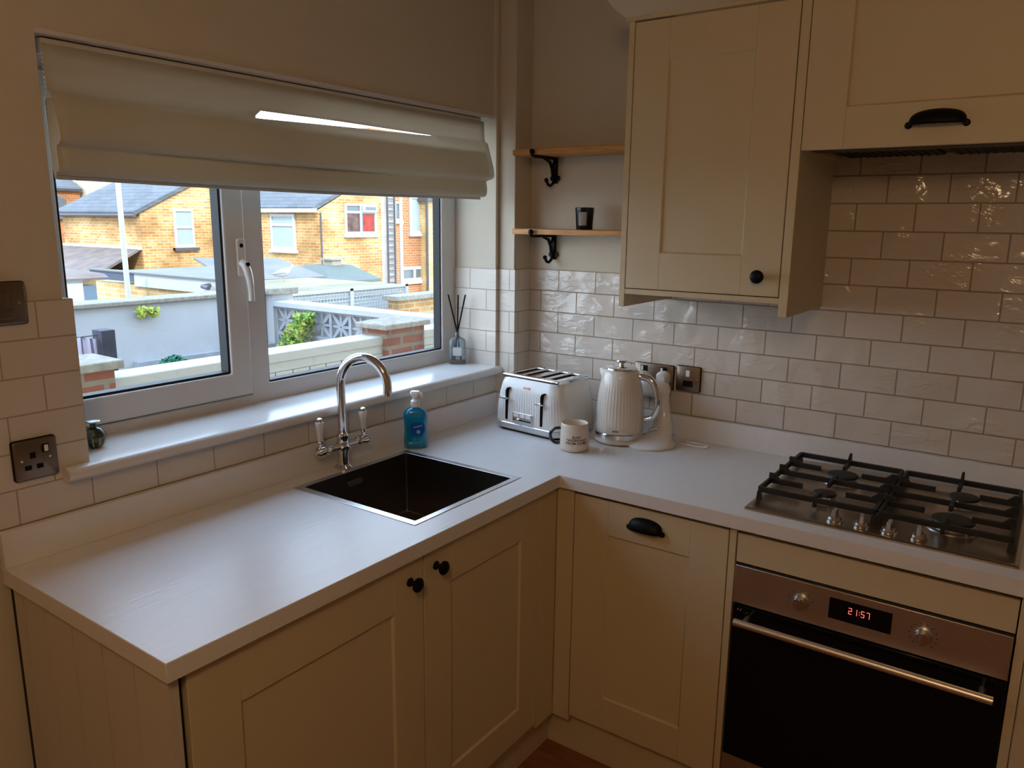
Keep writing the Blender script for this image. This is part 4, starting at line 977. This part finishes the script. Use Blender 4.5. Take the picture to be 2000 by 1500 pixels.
def ewin(parent, f, u0, u1, z0, z1, fr=0.05, bars=(), pane=PANE, sill=True, hbar=None):
    """window on a facade; f(u,d,z) d = outward"""
    us = sorted([u0, u0+fr] + [q for b in bars for q in (b-fr/2, b+fr/2)] + [u1-fr, u1])
    zs = [z0, z0+fr] + ([hbar-fr/2, hbar+fr/2] if hbar else []) + [z1-fr, z1]
    def solid(u, v):
        if u < u0+fr or u > u1-fr or v < z0+fr or v > z1-fr: return True
        if hbar and abs(v-hbar) < fr/2: return True
        return any(abs(u-b) < fr/2 for b in bars)
    w_ = MB().grid(us, zs, solid, lambda u, v, a: f(u, a, v), -0.02, 0.05).build('window', WPAINT, parent, smooth=False)
    fb(f, u0+fr*0.5, u1-fr*0.5, 0.002, 0.015, z0+fr*0.5, z1-fr*0.5).build('pane', pane, w_, smooth=False)
    if sill: fb(f, u0-0.06, u1+0.06, 0.0, 0.10, z0-0.09, z0).build('sill', WPAINT, w_, smooth=False)
    return w_

# ---- near boundary wall of our own yard
nb = thing('boundary_wall', 'cream boarded yard wall just outside the kitchen window', 'wall', (-2, 0.8, -2))
MB().box(-2.14, -2.0, -2.4, 3.4, -2.0, 0.80).build('wall', DGREY, nb, smooth=False)
MB().box(-2.17, -1.975, -2.4, 3.4, 0.80, 0.858).build('coping', CREAMB, nb, bev=0.006)
MB().box(-2.0, -1.982, -2.4, 3.4, 0.745, 0.80).build('top_board', CREAMB, nb, bev=0.002)
t = MB(); y = -2.4
while y < 3.3:
    t.box(-1.998, -1.980, y, y+0.119, -2.0, 0.743); y += 0.128
t.build('cladding_boards', CREAMB, nb, smooth=False)
for (y0, y1, zt_, lab) in ((1.29, 1.665, 0.905, 'red brick pier with pointed stone cap in front of the patterned block wall'), (-0.98, -0.545, 0.915, 'red brick pier with flat stone cap at the left edge of the window')):
    p_ = thing('brick_pier', lab, 'pier', (-2, (y0+y1)/2, -2), group='brick piers on the yard wall')
    MB().box(-2.17, -1.94, y0, y1, -2.0, zt_).build('pier', RB, p_, smooth=False)
    t = MB(); yc = (y0+y1)/2; hw = (y1-y0)/2 + 0.035
    xc = -2.055
    if yc > 0: t.loft([[(xc-0.145, yc-hw, zt_), (xc+0.145, yc-hw, zt_), (xc+0.145, yc+hw, zt_), (xc-0.145, yc+hw, zt_)], [(xc-0.145, yc-hw, zt_+0.035), (xc+0.145, yc-hw, zt_+0.035), (xc+0.145, yc+hw, zt_+0.035), (xc-0.145, yc+hw, zt_+0.035)], [(xc-0.03, yc-hw*0.3, zt_+0.062), (xc+0.03, yc-hw*0.3, zt_+0.062), (xc+0.03, yc+hw*0.3, zt_+0.062), (xc-0.03, yc+hw*0.3, zt_+0.062)]])
    else: t.box(xc-0.15, xc+0.15, yc-hw, yc+hw, zt_, zt_+0.042)
    t.build('cap', STONE, p_, bev=0.006)

def leaf_ball(parent, name, m, pts_fn, n, s, seed):
    rnd = random.Random(seed); t = MB()
    for k in range(n):
        c_, nr = pts_fn(rnd)
        a = rnd.uniform(0, 2*PI); up_ = Vector((rnd.uniform(-1, 1), rnd.uniform(-1, 1), rnd.uniform(-1, 1))) + nr*1.2
        up_.normalize(); e1 = up_.orthogonal().normalized(); e1 = Matrix.Rotation(a, 3, up_) @ e1; e2 = up_.cross(e1)
        q = s*rnd.uniform(0.7, 1.3)
        vs = [t.bm.verts.new(c_ + p) for p in (-e1*q, e2*q*0.5 + up_*q*0.12, e1*q, -e2*q*0.5 + up_*q*0.12)]
        t.bm.faces.new(vs)
    return t.build(name, m, parent, smooth=False)
LEAFG = mat('green_leaf', (0.12, 0.30, 0.05), 0.6, noise=0.5, nscale=20)
LEAFY = mat('yellow_green_leaf', (0.36, 0.40, 0.05), 0.6, noise=0.3, nscale=15)
LEAFD = mat('dark_topiary_leaf', (0.02, 0.14, 0.07), 0.6, noise=0.5, nscale=60)
tpb = thing('topiary_ball', 'dark green clipped topiary ball just above the yard wall in the left window', 'plant', (-2.6, 0.16, -2.0))
MB().tube([(-2.6, 0.16, -2.0), (-2.6, 0.16, 0.62)], 0.02, 8).build('stem', DGREY, tpb)
def ballp(r): 
    v = Vector((r.gauss(0, 1), r.gauss(0, 1), r.gauss(0, 1))).normalized(); return Vector((-2.6, 0.16, 0.715)) + v*0.098*r.uniform(0.85, 1.0), v
leaf_ball(tpb, 'foliage', LEAFD, ballp, 1500, 0.014, 2)

# ---- white rendered wall further out, with pillar
ww = thing('rendered_wall', 'long white rendered yard wall with grey coping in the left window', 'wall', (-5.1, 1.0, -2))
MB().box(-5.25, -5.0, -3.0, 2.66, -2.0, 0.865).build('wall', RENDER, ww, smooth=False)
MB().box(-5.29, -4.96, -3.0, 2.66, 0.865, 0.905).build('coping', STONE, ww, bev=0.008)
MB().box(-5.0, -4.90, 1.20, 2.66, -2.0, 0.36).build('lower_ledge', GREYP, ww, smooth=False)
pp = thing('wall_pillar', 'white painted end pillar where the patterned block wall begins', 'pillar', (-5.05, 2.8, -2))
MB().box(-5.22, -4.90, 2.662, 2.92, -2.0, 0.86).build('shaft', RENDER, pp, smooth=False)
MB().box(-5.27, -4.85, 2.62, 2.96, 0.86, 0.93).build('cap', STONE, pp, bev=0.01)
tuft = thing('wall_plant', 'small tuft of dry grass growing on the top edge of the white wall', 'plant', (-4.95, 1.34, 0.80))
def tfp(r): return Vector((-4.95+r.uniform(-.03, .03), 1.34+r.uniform(-.09, .09), 0.80+r.uniform(-.05, .04))), Vector((1, 0, 1))
leaf_ball(tuft, 'foliage', LEAFY, tfp, 60, 0.03, 5)

# ---- pierced block wall
bw = thing('patterned_block_wall', 'grey pierced concrete block wall with flower pattern crossing the yard', 'wall', (-3.5, 2.75, -2))
t = MB(); S_ = 0.272
for i in range(10):
    x1 = -4.90 + i*S_
    for j in range(3):
        z0 = 0.742 - (j+1)*S_
        cx_, cz_ = x1+S_/2, z0+S_/2
        fr = 0.018
        t.box(x1, x1+fr, 2.70, 2.80, z0, z0+S_); t.box(x1+S_-fr, x1+S_, 2.70, 2.80, z0, z0+S_)
        t.box(x1+fr, x1+S_-fr, 2.70, 2.80, z0, z0+fr); t.box(x1+fr, x1+S_-fr, 2.70, 2.80, z0+S_-fr, z0+S_)
        for k in range(8):
            a = PI*k/4; L_ = (S_/2-fr*0.6)*(1.38 if k % 2 else 1.0)
            M = Matrix.Translation((cx_, 0, cz_)) @ Matrix.Rotation(-a, 4, 'Y')
            poly = [(0.004, 0.004), (L_*0.35, 0.020), (L_*0.75, 0.015), (L_, 0.006), (L_, -0.006), (L_*0.75, -0.015), (L_*0.35, -0.020), (0.004, -0.004)]
            if k % 2 == 0: poly = [(u, v*0.75) for u, v in poly]
            t.loft([[tuple(M @ Vector((u, yy, v))) for u, v in poly] for yy in (2.71, 2.79)])
t.build('pierced_blocks', GREYP, bw, smooth=False)
MB().box(-4.90, -2.18, 2.70, 2.82, -2.0, 0.742-3*S_).build('base_course', GREYP, bw, smooth=False)
MB().box(-4.90, -2.18, 2.66, 2.86, 0.742, 0.800).build('coping', RENDER, bw, bev=0.008)
sh = thing('climbing_shrub', 'yellow-green leafy shrub climbing at the left of the patterned block wall', 'shrub', (-4.5, 2.6, -2))
MB().tube([(-4.6, 2.58, -2), (-4.58, 2.58, 0.2), (-4.45, 2.6, 0.6)], 0.02, 8).build('stem', mat('bark', (0.1, 0.06, 0.03), 0.9), sh)
def shp(r):
    k = r.random()
    zz = 0.02 + 0.70*k**0.8
    xc = -4.62 + 0.26*((zz-0.02)/0.7)**1.5*1.3; wd = 0.22*(1-0.65*k)
    if zz < 0.3 and r.random() < 0.3: xc += 0.12
    return Vector((xc+r.uniform(-wd, wd), 2.57+r.uniform(-0.08, 0.08), zz)), Vector((0.5, -0.5, 0.6))
leaf_ball(sh, 'foliage', LEAFY, shp, 900, 0.030, 3); leaf_ball(sh, 'inner_foliage', LEAFG, lambda r: shp(r), 600, 0.032, 4)

# ---- things in the neighbouring yard
pst = MB().box(-3.56, -3.44, 0.16, 0.255, -2.0, 0.885).build('wooden_post', mat('dark_stained_wood', (0.045, 0.045, 0.06), 0.8, noise=0.3, nscale=10), bev=0.004); tag(pst, 'dark grey square wooden post behind the left brick pier', 'post')
TW1 = mat('striped_towel_cloth', (0.45, 0.36, 0.42), 0.9)
nt_ = TW1.node_tree; wv_ = nt_.nodes.new('ShaderNodeTexWave'); wv_.bands_direction = 'Y'; wv_.inputs['Scale'].default_value = 5.5
tcn = nt_.nodes.new('ShaderNodeTexCoord'); nt_.links.new(tcn.outputs['Object'], wv_.inputs['Vector']); rp = nt_.nodes.new('ShaderNodeValToRGB')
rp.color_ramp.elements[0].position = 0.12; rp.color_ramp.elements[0].color = (0.10, 0.08, 0.12, 1); rp.color_ramp.elements[1].position = 0.22; rp.color_ramp.elements[1].color = (0.45, 0.38, 0.43, 1)
nt_.links.new(wv_.outputs['Fac'], rp.inputs[0]); nt_.links.new(rp.outputs[0], nt_.nodes['Principled BSDF'].inputs['Base Color'])
t = MB(); rows_ = []
for i in range(33):
    y = -0.28 + 0.43*i/32; rows_.append([(-3.50+0.012*math.sin(y*60), y, 0.84+0.01*math.sin(y*30)), (-3.485+0.022*math.sin(y*60+0.4), y, 0.60), (-3.48+0.026*math.sin(y*60+0.7), y, 0.30)])
t.loft(rows_, cap=False, close=False); o = t.build('striped_towel', TW1, ang=80); so = o.modifiers.new('thick', 'SOLIDIFY'); so.thickness = 0.006
tag(o, 'pink striped towel hanging beside the dark post in the left window', 'towel')
wlin = MB().tube([(-3.50, 0.16, 0.852), (-3.50, -1.0, 0.842), (-3.50, -2.2, 0.86)], 0.004, 6).build('washing_line', DGREY); tag(wlin, 'thin washing line running from the dark wooden post, holding the towel', 'washing line')
pole = MB().tube([(-6.0, 1.755, -2.0), (-6.0, 1.745, 2.9)], [0.028, 0.024], 12).build('pole', mat('cream_pole_paint', (0.52, 0.50, 0.40), 0.6)); tag(pole, 'tall thin cream pole rising behind the white rendered wall', 'pole')

# ---- outbuildings behind the white wall
gg = thing('garage', 'low flat-roofed brick garage with dark blue and white fascia behind the white wall', 'garage', (-9, 4.6, -2))
def gq(P, z0, z1): return MB().loft([[(x, y, z0) for x, y in P], [(x, y, z1) for x, y in P]])
gq([(-11.1, 3.99), (-6.95, 3.99), (-9.3, 5.45), (-10.6, 6.1), (-11.1, 6.1)], -2.0, 0.62).build('wall', YB2, gg, smooth=False)
gq([(-11.15, 3.93), (-9.85, 3.93), (-9.85, 3.99), (-11.15, 3.99)], 0.66, 0.80).build('blue_fascia', NAVY, gg, smooth=False)
gq([(-9.85, 3.94), (-6.90, 3.94), (-6.90, 3.99), (-9.85, 3.99)], 0.60, 0.79).build('white_fascia', WPAINT, gg, smooth=False)
gq([(-7.9, 3.95), (-6.92, 3.95), (-6.92, 3.99), (-7.9, 3.99)], 0.45, 0.60).build('white_panel', WPAINT, gg, smooth=False)
gq([(-11.15, 3.90), (-6.86, 3.90), (-9.25, 5.5), (-10.45, 6.1), (-10.35, 4.05), (-11.15, 4.0)], 0.795, 0.815).build('flat_roof', GREYROOF, gg, smooth=False)
MB().tube([(-7.9, 3.94, 0.72), (-7.9, 3.82, 0.71), (-7.7, 3.78, 0.70)], 0.03, 8).build('outdoor_lamp', DGREY, gg)
wsd = thing('shed', 'white boarded shed with blue-grey door at the left edge of the window', 'shed', (-8, 2, -2))
MB().box(-10.0, -8.0, 0.2, 2.28, -2, 0.90).build('wall', WPAINT, wsd, smooth=False)
MB().box(-10.0, -8.0, 2.28, 2.44, -2, 0.80).build('door', mat('blue_grey_paint', (0.09, 0.14, 0.19), 0.6), wsd, smooth=False)
t = MB(); t.loft([[(-10.1, 0.1, 0.90), (-7.9, 0.1, 0.90), (-7.9, 2.55, 0.90), (-10.1, 2.55, 0.90)], [(-10.1, 0.1, 1.28), (-8.0, 0.1, 0.94), (-8.0, 2.55, 0.94), (-10.1, 2.55, 1.0)]]); t.build('roof', BROWNROOF, wsd, smooth=False)

# ---- houses
def roof_slab(parent, P, name='roof', m=SLATE, th=0.10):
    a = [Vector(p) for p in P]; n = (a[1]-a[0]).cross(a[2]-a[0]).normalized()
    if n.z < 0: n = -n
    return MB().loft([[tuple(p) for p in a], [tuple(p+n*th) for p in a]]).build(name, m, parent, smooth=False)
# house with its gable to the viewer, left
h1 = thing('brick_house', 'yellow brick house with grey slate roof and one small sash window in its gable', 'house', (-20, 11, -2))
MB().prism([(8.72, -2), (8.72, 1.73), (11.3, 2.99), (13.9, 1.73), (13.9, -2)], YZ, -22.1, -18).build('wall', YB, h1, smooth=False)
roof_slab(h1, [(-22.2, 8.55, 1.68), (-17.93, 8.55, 1.68), (-17.93, 11.3, 3.02), (-22.2, 11.3, 3.02)]); roof_slab(h1, [(-22.2, 11.3, 3.02), (-17.93, 11.3, 3.02), (-17.93, 14.05, 1.68), (-22.2, 14.05, 1.68)])
MB().tube([(-22.2, 8.52, 1.68), (-17.9, 8.52, 1.68)], 0.045, 8).build('gutter', DGREY, h1)
FG1 = lambda u, d, z: (-18.0+d, u, z)
ewin(h1, FG1, 9.64, 10.22, 0.86, 1.86, fr=0.06, hbar=1.38, pane=PANEL)
MB().box(-18.0, -17.88, 9.58, 10.30, 0.76, 0.84).build('stone_sill', DGREY, h1, smooth=False)
lt = thing('lean_to', 'brown tiled lean-to extension in front of the left brick house', 'extension', (-19, 7.9, -2))
MB().box(-22, -18.2, 7.0, 8.70, -2, 0.20).build('wall', YB2, lt, smooth=False)
roof_slab(lt, [(-22, 6.9, 0.14), (-17.2, 6.9, 0.14), (-18.05, 8.70, 0.79), (-22, 8.70, 0.79)], m=BROWNROOF, th=0.06)
MB().box(-22, -18.0, 8.60, 8.715, 0.80, 0.88).build('flashing', WPAINT, lt, smooth=False)
# centre house
h2 = thing('brick_house', 'yellow brick house with white gutter, frosted side window and tilted top-hung window', 'house', (-17, 12.5, -2))
MB().prism([(11.16, -2), (11.16, 1.86), (13.42, 2.96), (13.42, -2)], YZ, -17.6, -14).build('wall', YB, h2, smooth=False)
roof_slab(h2, [(-17.7, 11.0, 1.84), (-13.93, 11.0, 1.84), (-13.93, 13.42, 3.00), (-17.7, 13.42, 3.00)])
MB().box(-17.7, -13.9, 10.95, 11.06, 1.80, 1.90).build('gutter', WPAINT, h2, smooth=False)
FG2 = lambda u, d, z: (-14.0+d, u, z); FS2 = lambda u, d, z: (u, 11.16-d, z)
wv = ewin(h2, FG2, 12.06, 13.19, 1.26, 2.05, fr=0.055, bars=(12.62,), hbar=1.83)
MB().box(-13.985, -13.98, 12.13, 12.60, 1.33, 1.78).build('curtain', mat('dark_curtain', (0.10, 0.06, 0.05), 0.9, noise=0.6, nscale=5), wv, smooth=False)
MB().box(-13.985, -13.98, 12.72, 13.12, 1.33, 1.78).build('curtain', mat('red_curtain', (0.26, 0.035, 0.025), 0.9, noise=0.3, nscale=5), wv, smooth=False)
MB().box(-13.96, -13.88, 12.66, 13.17, 1.83, 2.02).build('open_vent', WPAINT, wv, bev=0.01)
MB().box(-13.878, -13.875, 12.72, 13.11, 1.885, 1.975).build('vent_pane', PANE, wv)
ewin(h2, FS2, -15.85, -14.86, 0.84, 1.76, fr=0.07, hbar=1.48, pane=PANEL)
MB().tube([(-13.95, 11.22, 1.8), (-13.95, 11.22, -1.0)], 0.022, 8).build('downpipe', DGREY, h2)
# rendered chimney breast with ladder
cb = thing('chimney_breast', 'pale rendered chimney breast rising between the two brick houses', 'chimney', (-14.2, 13.7, -2))
MB().box(-14.5, -14.02, 13.43, 14.02, -2.0, 4.0).build('stack', mat('pale_render', (0.34, 0.31, 0.28), 0.9, noise=0.1, nscale=4), cb, smooth=False)
ld = thing('ladder', 'metal ladder fixed up the pale chimney breast', 'ladder', (-13.95, 13.72, -0.2))
for y in (13.60, 13.88): MB().box(-13.95, -13.91, y-0.018, y+0.018, -0.25, 3.6).build('rail', DGREY, ld, smooth=False)
for k in range(22): MB().tube([(-13.93, 13.60, -0.1+k*0.165), (-13.93, 13.88, -0.1+k*0.165)], 0.016, 6).build('rung', DGREY, ld)
dp = MB().tube([(-13.90, 14.10, -0.3), (-13.90, 14.10, 3.8)], 0.05, 10).build('downpipe', WPAINT); tag(dp, 'white soil pipe running down beside the ladder', 'pipe')
# orange house
h3 = thing('brick_house', 'orange brick house with white-framed windows right of the ladder', 'house', (-17, 16, -2))
MB().box(-17.5, -15.0, 14.06, 19.5, -2.0, 4.2).build('wall', OB, h3, smooth=False)
FG3 = lambda u, d, z: (-15.0+d, u, z)
ewin(h3, FG3, 14.95, 15.22, 1.62, 2.18, fr=0.06)
ewin(h3, FG3, 15.62, 16.65, 1.24, 2.36, fr=0.07, pane=PANEL)
ewin(h3, FG3, 15.20, 16.40, -0.22, 0.22, fr=0.09, bars=(15.80,))
# near yellow house end
h4 = thing('brick_house', 'yellow brick house end with grey downpipe at the right of the window', 'house', (-14.8, 18, -2))
MB().box(-14.99, -14.7, 16.10, 21.0, -2.0, 2.22).build('wall', YB2, h4, smooth=False)
MB().box(-14.99, -14.55, 15.98, 21.0, 2.22, 2.32).build('eaves', DGREY, h4, smooth=False)
MB().tube([(-14.64, 16.06, 2.2), (-14.64, 16.06, -1.5)], 0.035, 8).build('downpipe', DGREY, h4)
ac = thing('air_conditioning_unit', 'white wall-mounted outdoor unit on the yellow brick house', 'unit', (-14.6, 16.9, -0.35))
MB().box(-14.699, -14.4, 16.56, 17.40, -0.60, -0.09).build('casing', WPAINT, ac, bev=0.01); t = MB()
for k in range(7): t.box(-14.4, -14.39, 16.72, 17.2, -0.52+k*0.055, -0.495+k*0.055)
t.build('grille', DGREY, ac, smooth=False)
# small grey pitched roof and hipped canopy in front of the centre house
sr = thing('extension', 'small grey-roofed extension under the frosted window of the centre house', 'extension', (-12.5, 8.5, -2))
MB().box(-13.4, -12.0, 7.2, 9.40, -2.0, 0.34).build('wall', YB, sr, smooth=False)
roof_slab(sr, [(-11.9, 7.1, 0.36), (-11.9, 9.5, 0.34), (-13.2, 9.2, 0.72), (-13.2, 7.1, 0.78)], m=GREYROOF, th=0.04)
cn = thing('canopy', 'low grey-green hipped roof with a vent in front of the centre house', 'canopy', (-12.3, 10.5, -2))
MB().box(-13.9, -12.1, 9.80, 11.15, -2.0, 0.18).build('wall', YB2, cn, smooth=False)
t = MB(); t.loft([[(-13.9, 9.68, 0.18), (-11.98, 9.68, 0.18), (-11.98, 11.34, 0.16), (-13.9, 11.34, 0.16)], [(-13.9, 9.68, 0.24), (-11.98, 9.68, 0.24), (-11.98, 11.34, 0.22), (-13.9, 11.34, 0.22)], [(-13.3, 10.10, 0.56), (-12.6, 10.10, 0.56), (-12.6, 10.95, 0.55), (-13.3, 10.95, 0.55)]]); t.build('roof', mat('grey_green_roof', (0.10, 0.12, 0.105), 0.7), cn, smooth=False)
t = MB(); t.box(-12.9, -12.6, 10.35, 10.62, 0.55, 0.68); t.box(-12.95, -12.55, 10.28, 10.70, 0.68, 0.72); t.build('vent', STONE, cn)
# flat buff roofed outbuilding with gull
fo = thing('outbuilding', 'low outbuilding with flat buff-coloured roof and white fascia', 'outbuilding', (-8.2, 5.8, -2))
gq([(-7.10, 4.50), (-7.10, 6.85), (-9.35, 6.85), (-9.35, 6.0)], -2.0, 0.50).build('wall', RENDER, fo, smooth=False)
gq([(-7.03, 4.40), (-7.03, 6.93), (-9.42, 6.93), (-9.42, 5.95)], 0.50, 0.575).build('fascia', WPAINT, fo, smooth=False)
gq([(-7.0, 4.36), (-7.0, 6.96), (-9.45, 6.96), (-9.45, 5.92)], 0.575, 0.60).build('roof', OLIVE, fo, smooth=False)
tf = thing('trellis_fence', 'white lattice trellis fence below the buff flat roof', 'fence', (-6.5, 5.2, -2))
MB().box(-6.56, -6.52, 4.1, 6.4, -2.0, 0.30).build('fence_panel', WPAINT, tf, smooth=False)
t = MB(); y = 4.1
while y < 6.4: t.box(-6.545, -6.53, y, y+0.010, 0.30, 0.64); y += 0.055
z = 0.30
while z < 0.64: t.box(-6.530, -6.518, 4.1, 6.4, z, z+0.010); z += 0.050
t.build('lattice', WPAINT, tf, smooth=False)
for y in (4.08, 5.25, 6.38): MB().box(-6.57, -6.50, y-0.03, y+0.03, -2.0, 0.68).build('post', WPAINT, tf, smooth=False)
MB().box(-6.56, -6.50, 4.05, 6.41, 0.64, 0.675).build('top_rail', WPAINT, tf, smooth=False)
lw = thing('garden_wall', 'low brick garden wall with pale coping at the right of the window', 'wall', (-6, 6.5, -2))
MB().box(-6.2, -6.0, 5.66, 9.2, -2.0, 0.30).build('render_base', mat('buff_render', (0.42, 0.33, 0.20), 0.9), lw, smooth=False)
MB().box(-6.2, -6.0, 5.66, 9.2, 0.30, 0.50).build('wall', YB, lw, smooth=False)
MB().box(-6.26, -5.94, 5.60, 9.2, 0.50, 0.57).build('coping', STONE, lw, bev=0.01)
# gull
gu = thing('seagull', 'white seagull with grey wings standing on the corner of the buff flat roof', 'bird', (-8.95, 6.02, 0.602), rz=1.0)
gu.scale = (0.9, 0.9, 0.9)
GW = mat('gull_white', (0.4, 0.4, 0.4), 0.8); GG = mat('gull_grey', (0.25, 0.28, 0.33), 0.8)
t = MB(); rings = []
for x_, z_, r_ in ((-0.20, 0.135, 0.008), (-0.15, 0.14, 0.035), (-0.08, 0.15, 0.062), (0.0, 0.165, 0.075), (0.07, 0.185, 0.066), (0.115, 0.215, 0.045), (0.135, 0.250, 0.034), (0.148, 0.278, 0.036), (0.165, 0.292, 0.030), (0.182, 0.290, 0.012)):
    rings.append([(x_, r_*0.85*math.cos(2*PI*k/16), z_+r_*math.sin(2*PI*k/16)) for k in range(16)])
t.loft(rings); gb = t.build('body', GW, gu, local=True, ang=80)
for s in (-1, 1):
    t = MB(); t.loft([[(0.05, s*0.060, 0.20), (0.05, s*0.070, 0.17), (0.04, s*0.062, 0.15)], [(-0.08, s*0.062, 0.20), (-0.08, s*0.074, 0.17), (-0.08, s*0.060, 0.135)], [(-0.24, s*0.012, 0.145), (-0.24, s*0.020, 0.14), (-0.24, s*0.012, 0.13)]]); t.build('wing', GG, gb, local=True)
    t = MB(); t.tube([(0.0, s*0.025, 0.10), (0.0, s*0.025, 0.0)], 0.005, 6); t.tube([(0.0, s*0.025, 0.004), (0.04, s*0.03, 0.003)], 0.005, 6); t.build('leg', mat('gull_pink', (0.5, 0.25, 0.18), 0.7), gu, local=True)
t = MB(); t.loft([[(0.175, 0.008*math.cos(2*PI*k/8), 0.290+0.008*math.sin(2*PI*k/8)) for k in range(8)], [(0.212, 0.002*math.cos(2*PI*k/8), 0.281+0.003*math.sin(2*PI*k/8)) for k in range(8)]]); t.build('beak', mat('gull_yellow', (0.6, 0.4, 0.05), 0.6), gb, local=True)
# far row
h5 = thing('far_house', 'distant house with slate roof and orange brick above the left rooftops', 'house', (-32, 14, -2))
MB().box(-38, -31.5, 9.0, 13.9, -2.0, 2.66).build('wall', OB, h5, smooth=False)
roof_slab(h5, [(-31.3, 9.0, 2.64), (-31.3, 13.9, 2.64), (-35.5, 13.9, 4.7), (-35.5, 9.0, 4.7)])
h6 = thing('far_house', 'distant pale rendered building behind the left slate roof', 'house', (-29, 15.5, -2))
MB().box(-32, -28, 14.0, 17.2, -2.0, 3.6).build('wall', mat('pale_beige_render', (0.48, 0.42, 0.30), 0.9, noise=0.1, nscale=2), h6, smooth=False)
roof_slab(h6, [(-27.9, 13.9, 3.6), (-27.9, 17.3, 3.6), (-30, 17.3, 4.6), (-30, 13.9, 4.6)])
h7 = thing('far_house', 'small slate roof rising at the far left behind the long yellow brick wall', 'house', (-27, 9.5, -2))
MB().box(-31, -27.2, 6.0, 11.2, -2.0, 1.55).build('wall', OB, h7, smooth=False)
t = MB(); t.prism([(6.0, 1.55), (9.9, 3.0), (11.2, 2.2), (11.2, 1.55)], YZ, -31, -27.0); t.build('roof', SLATE, h7, smooth=False)
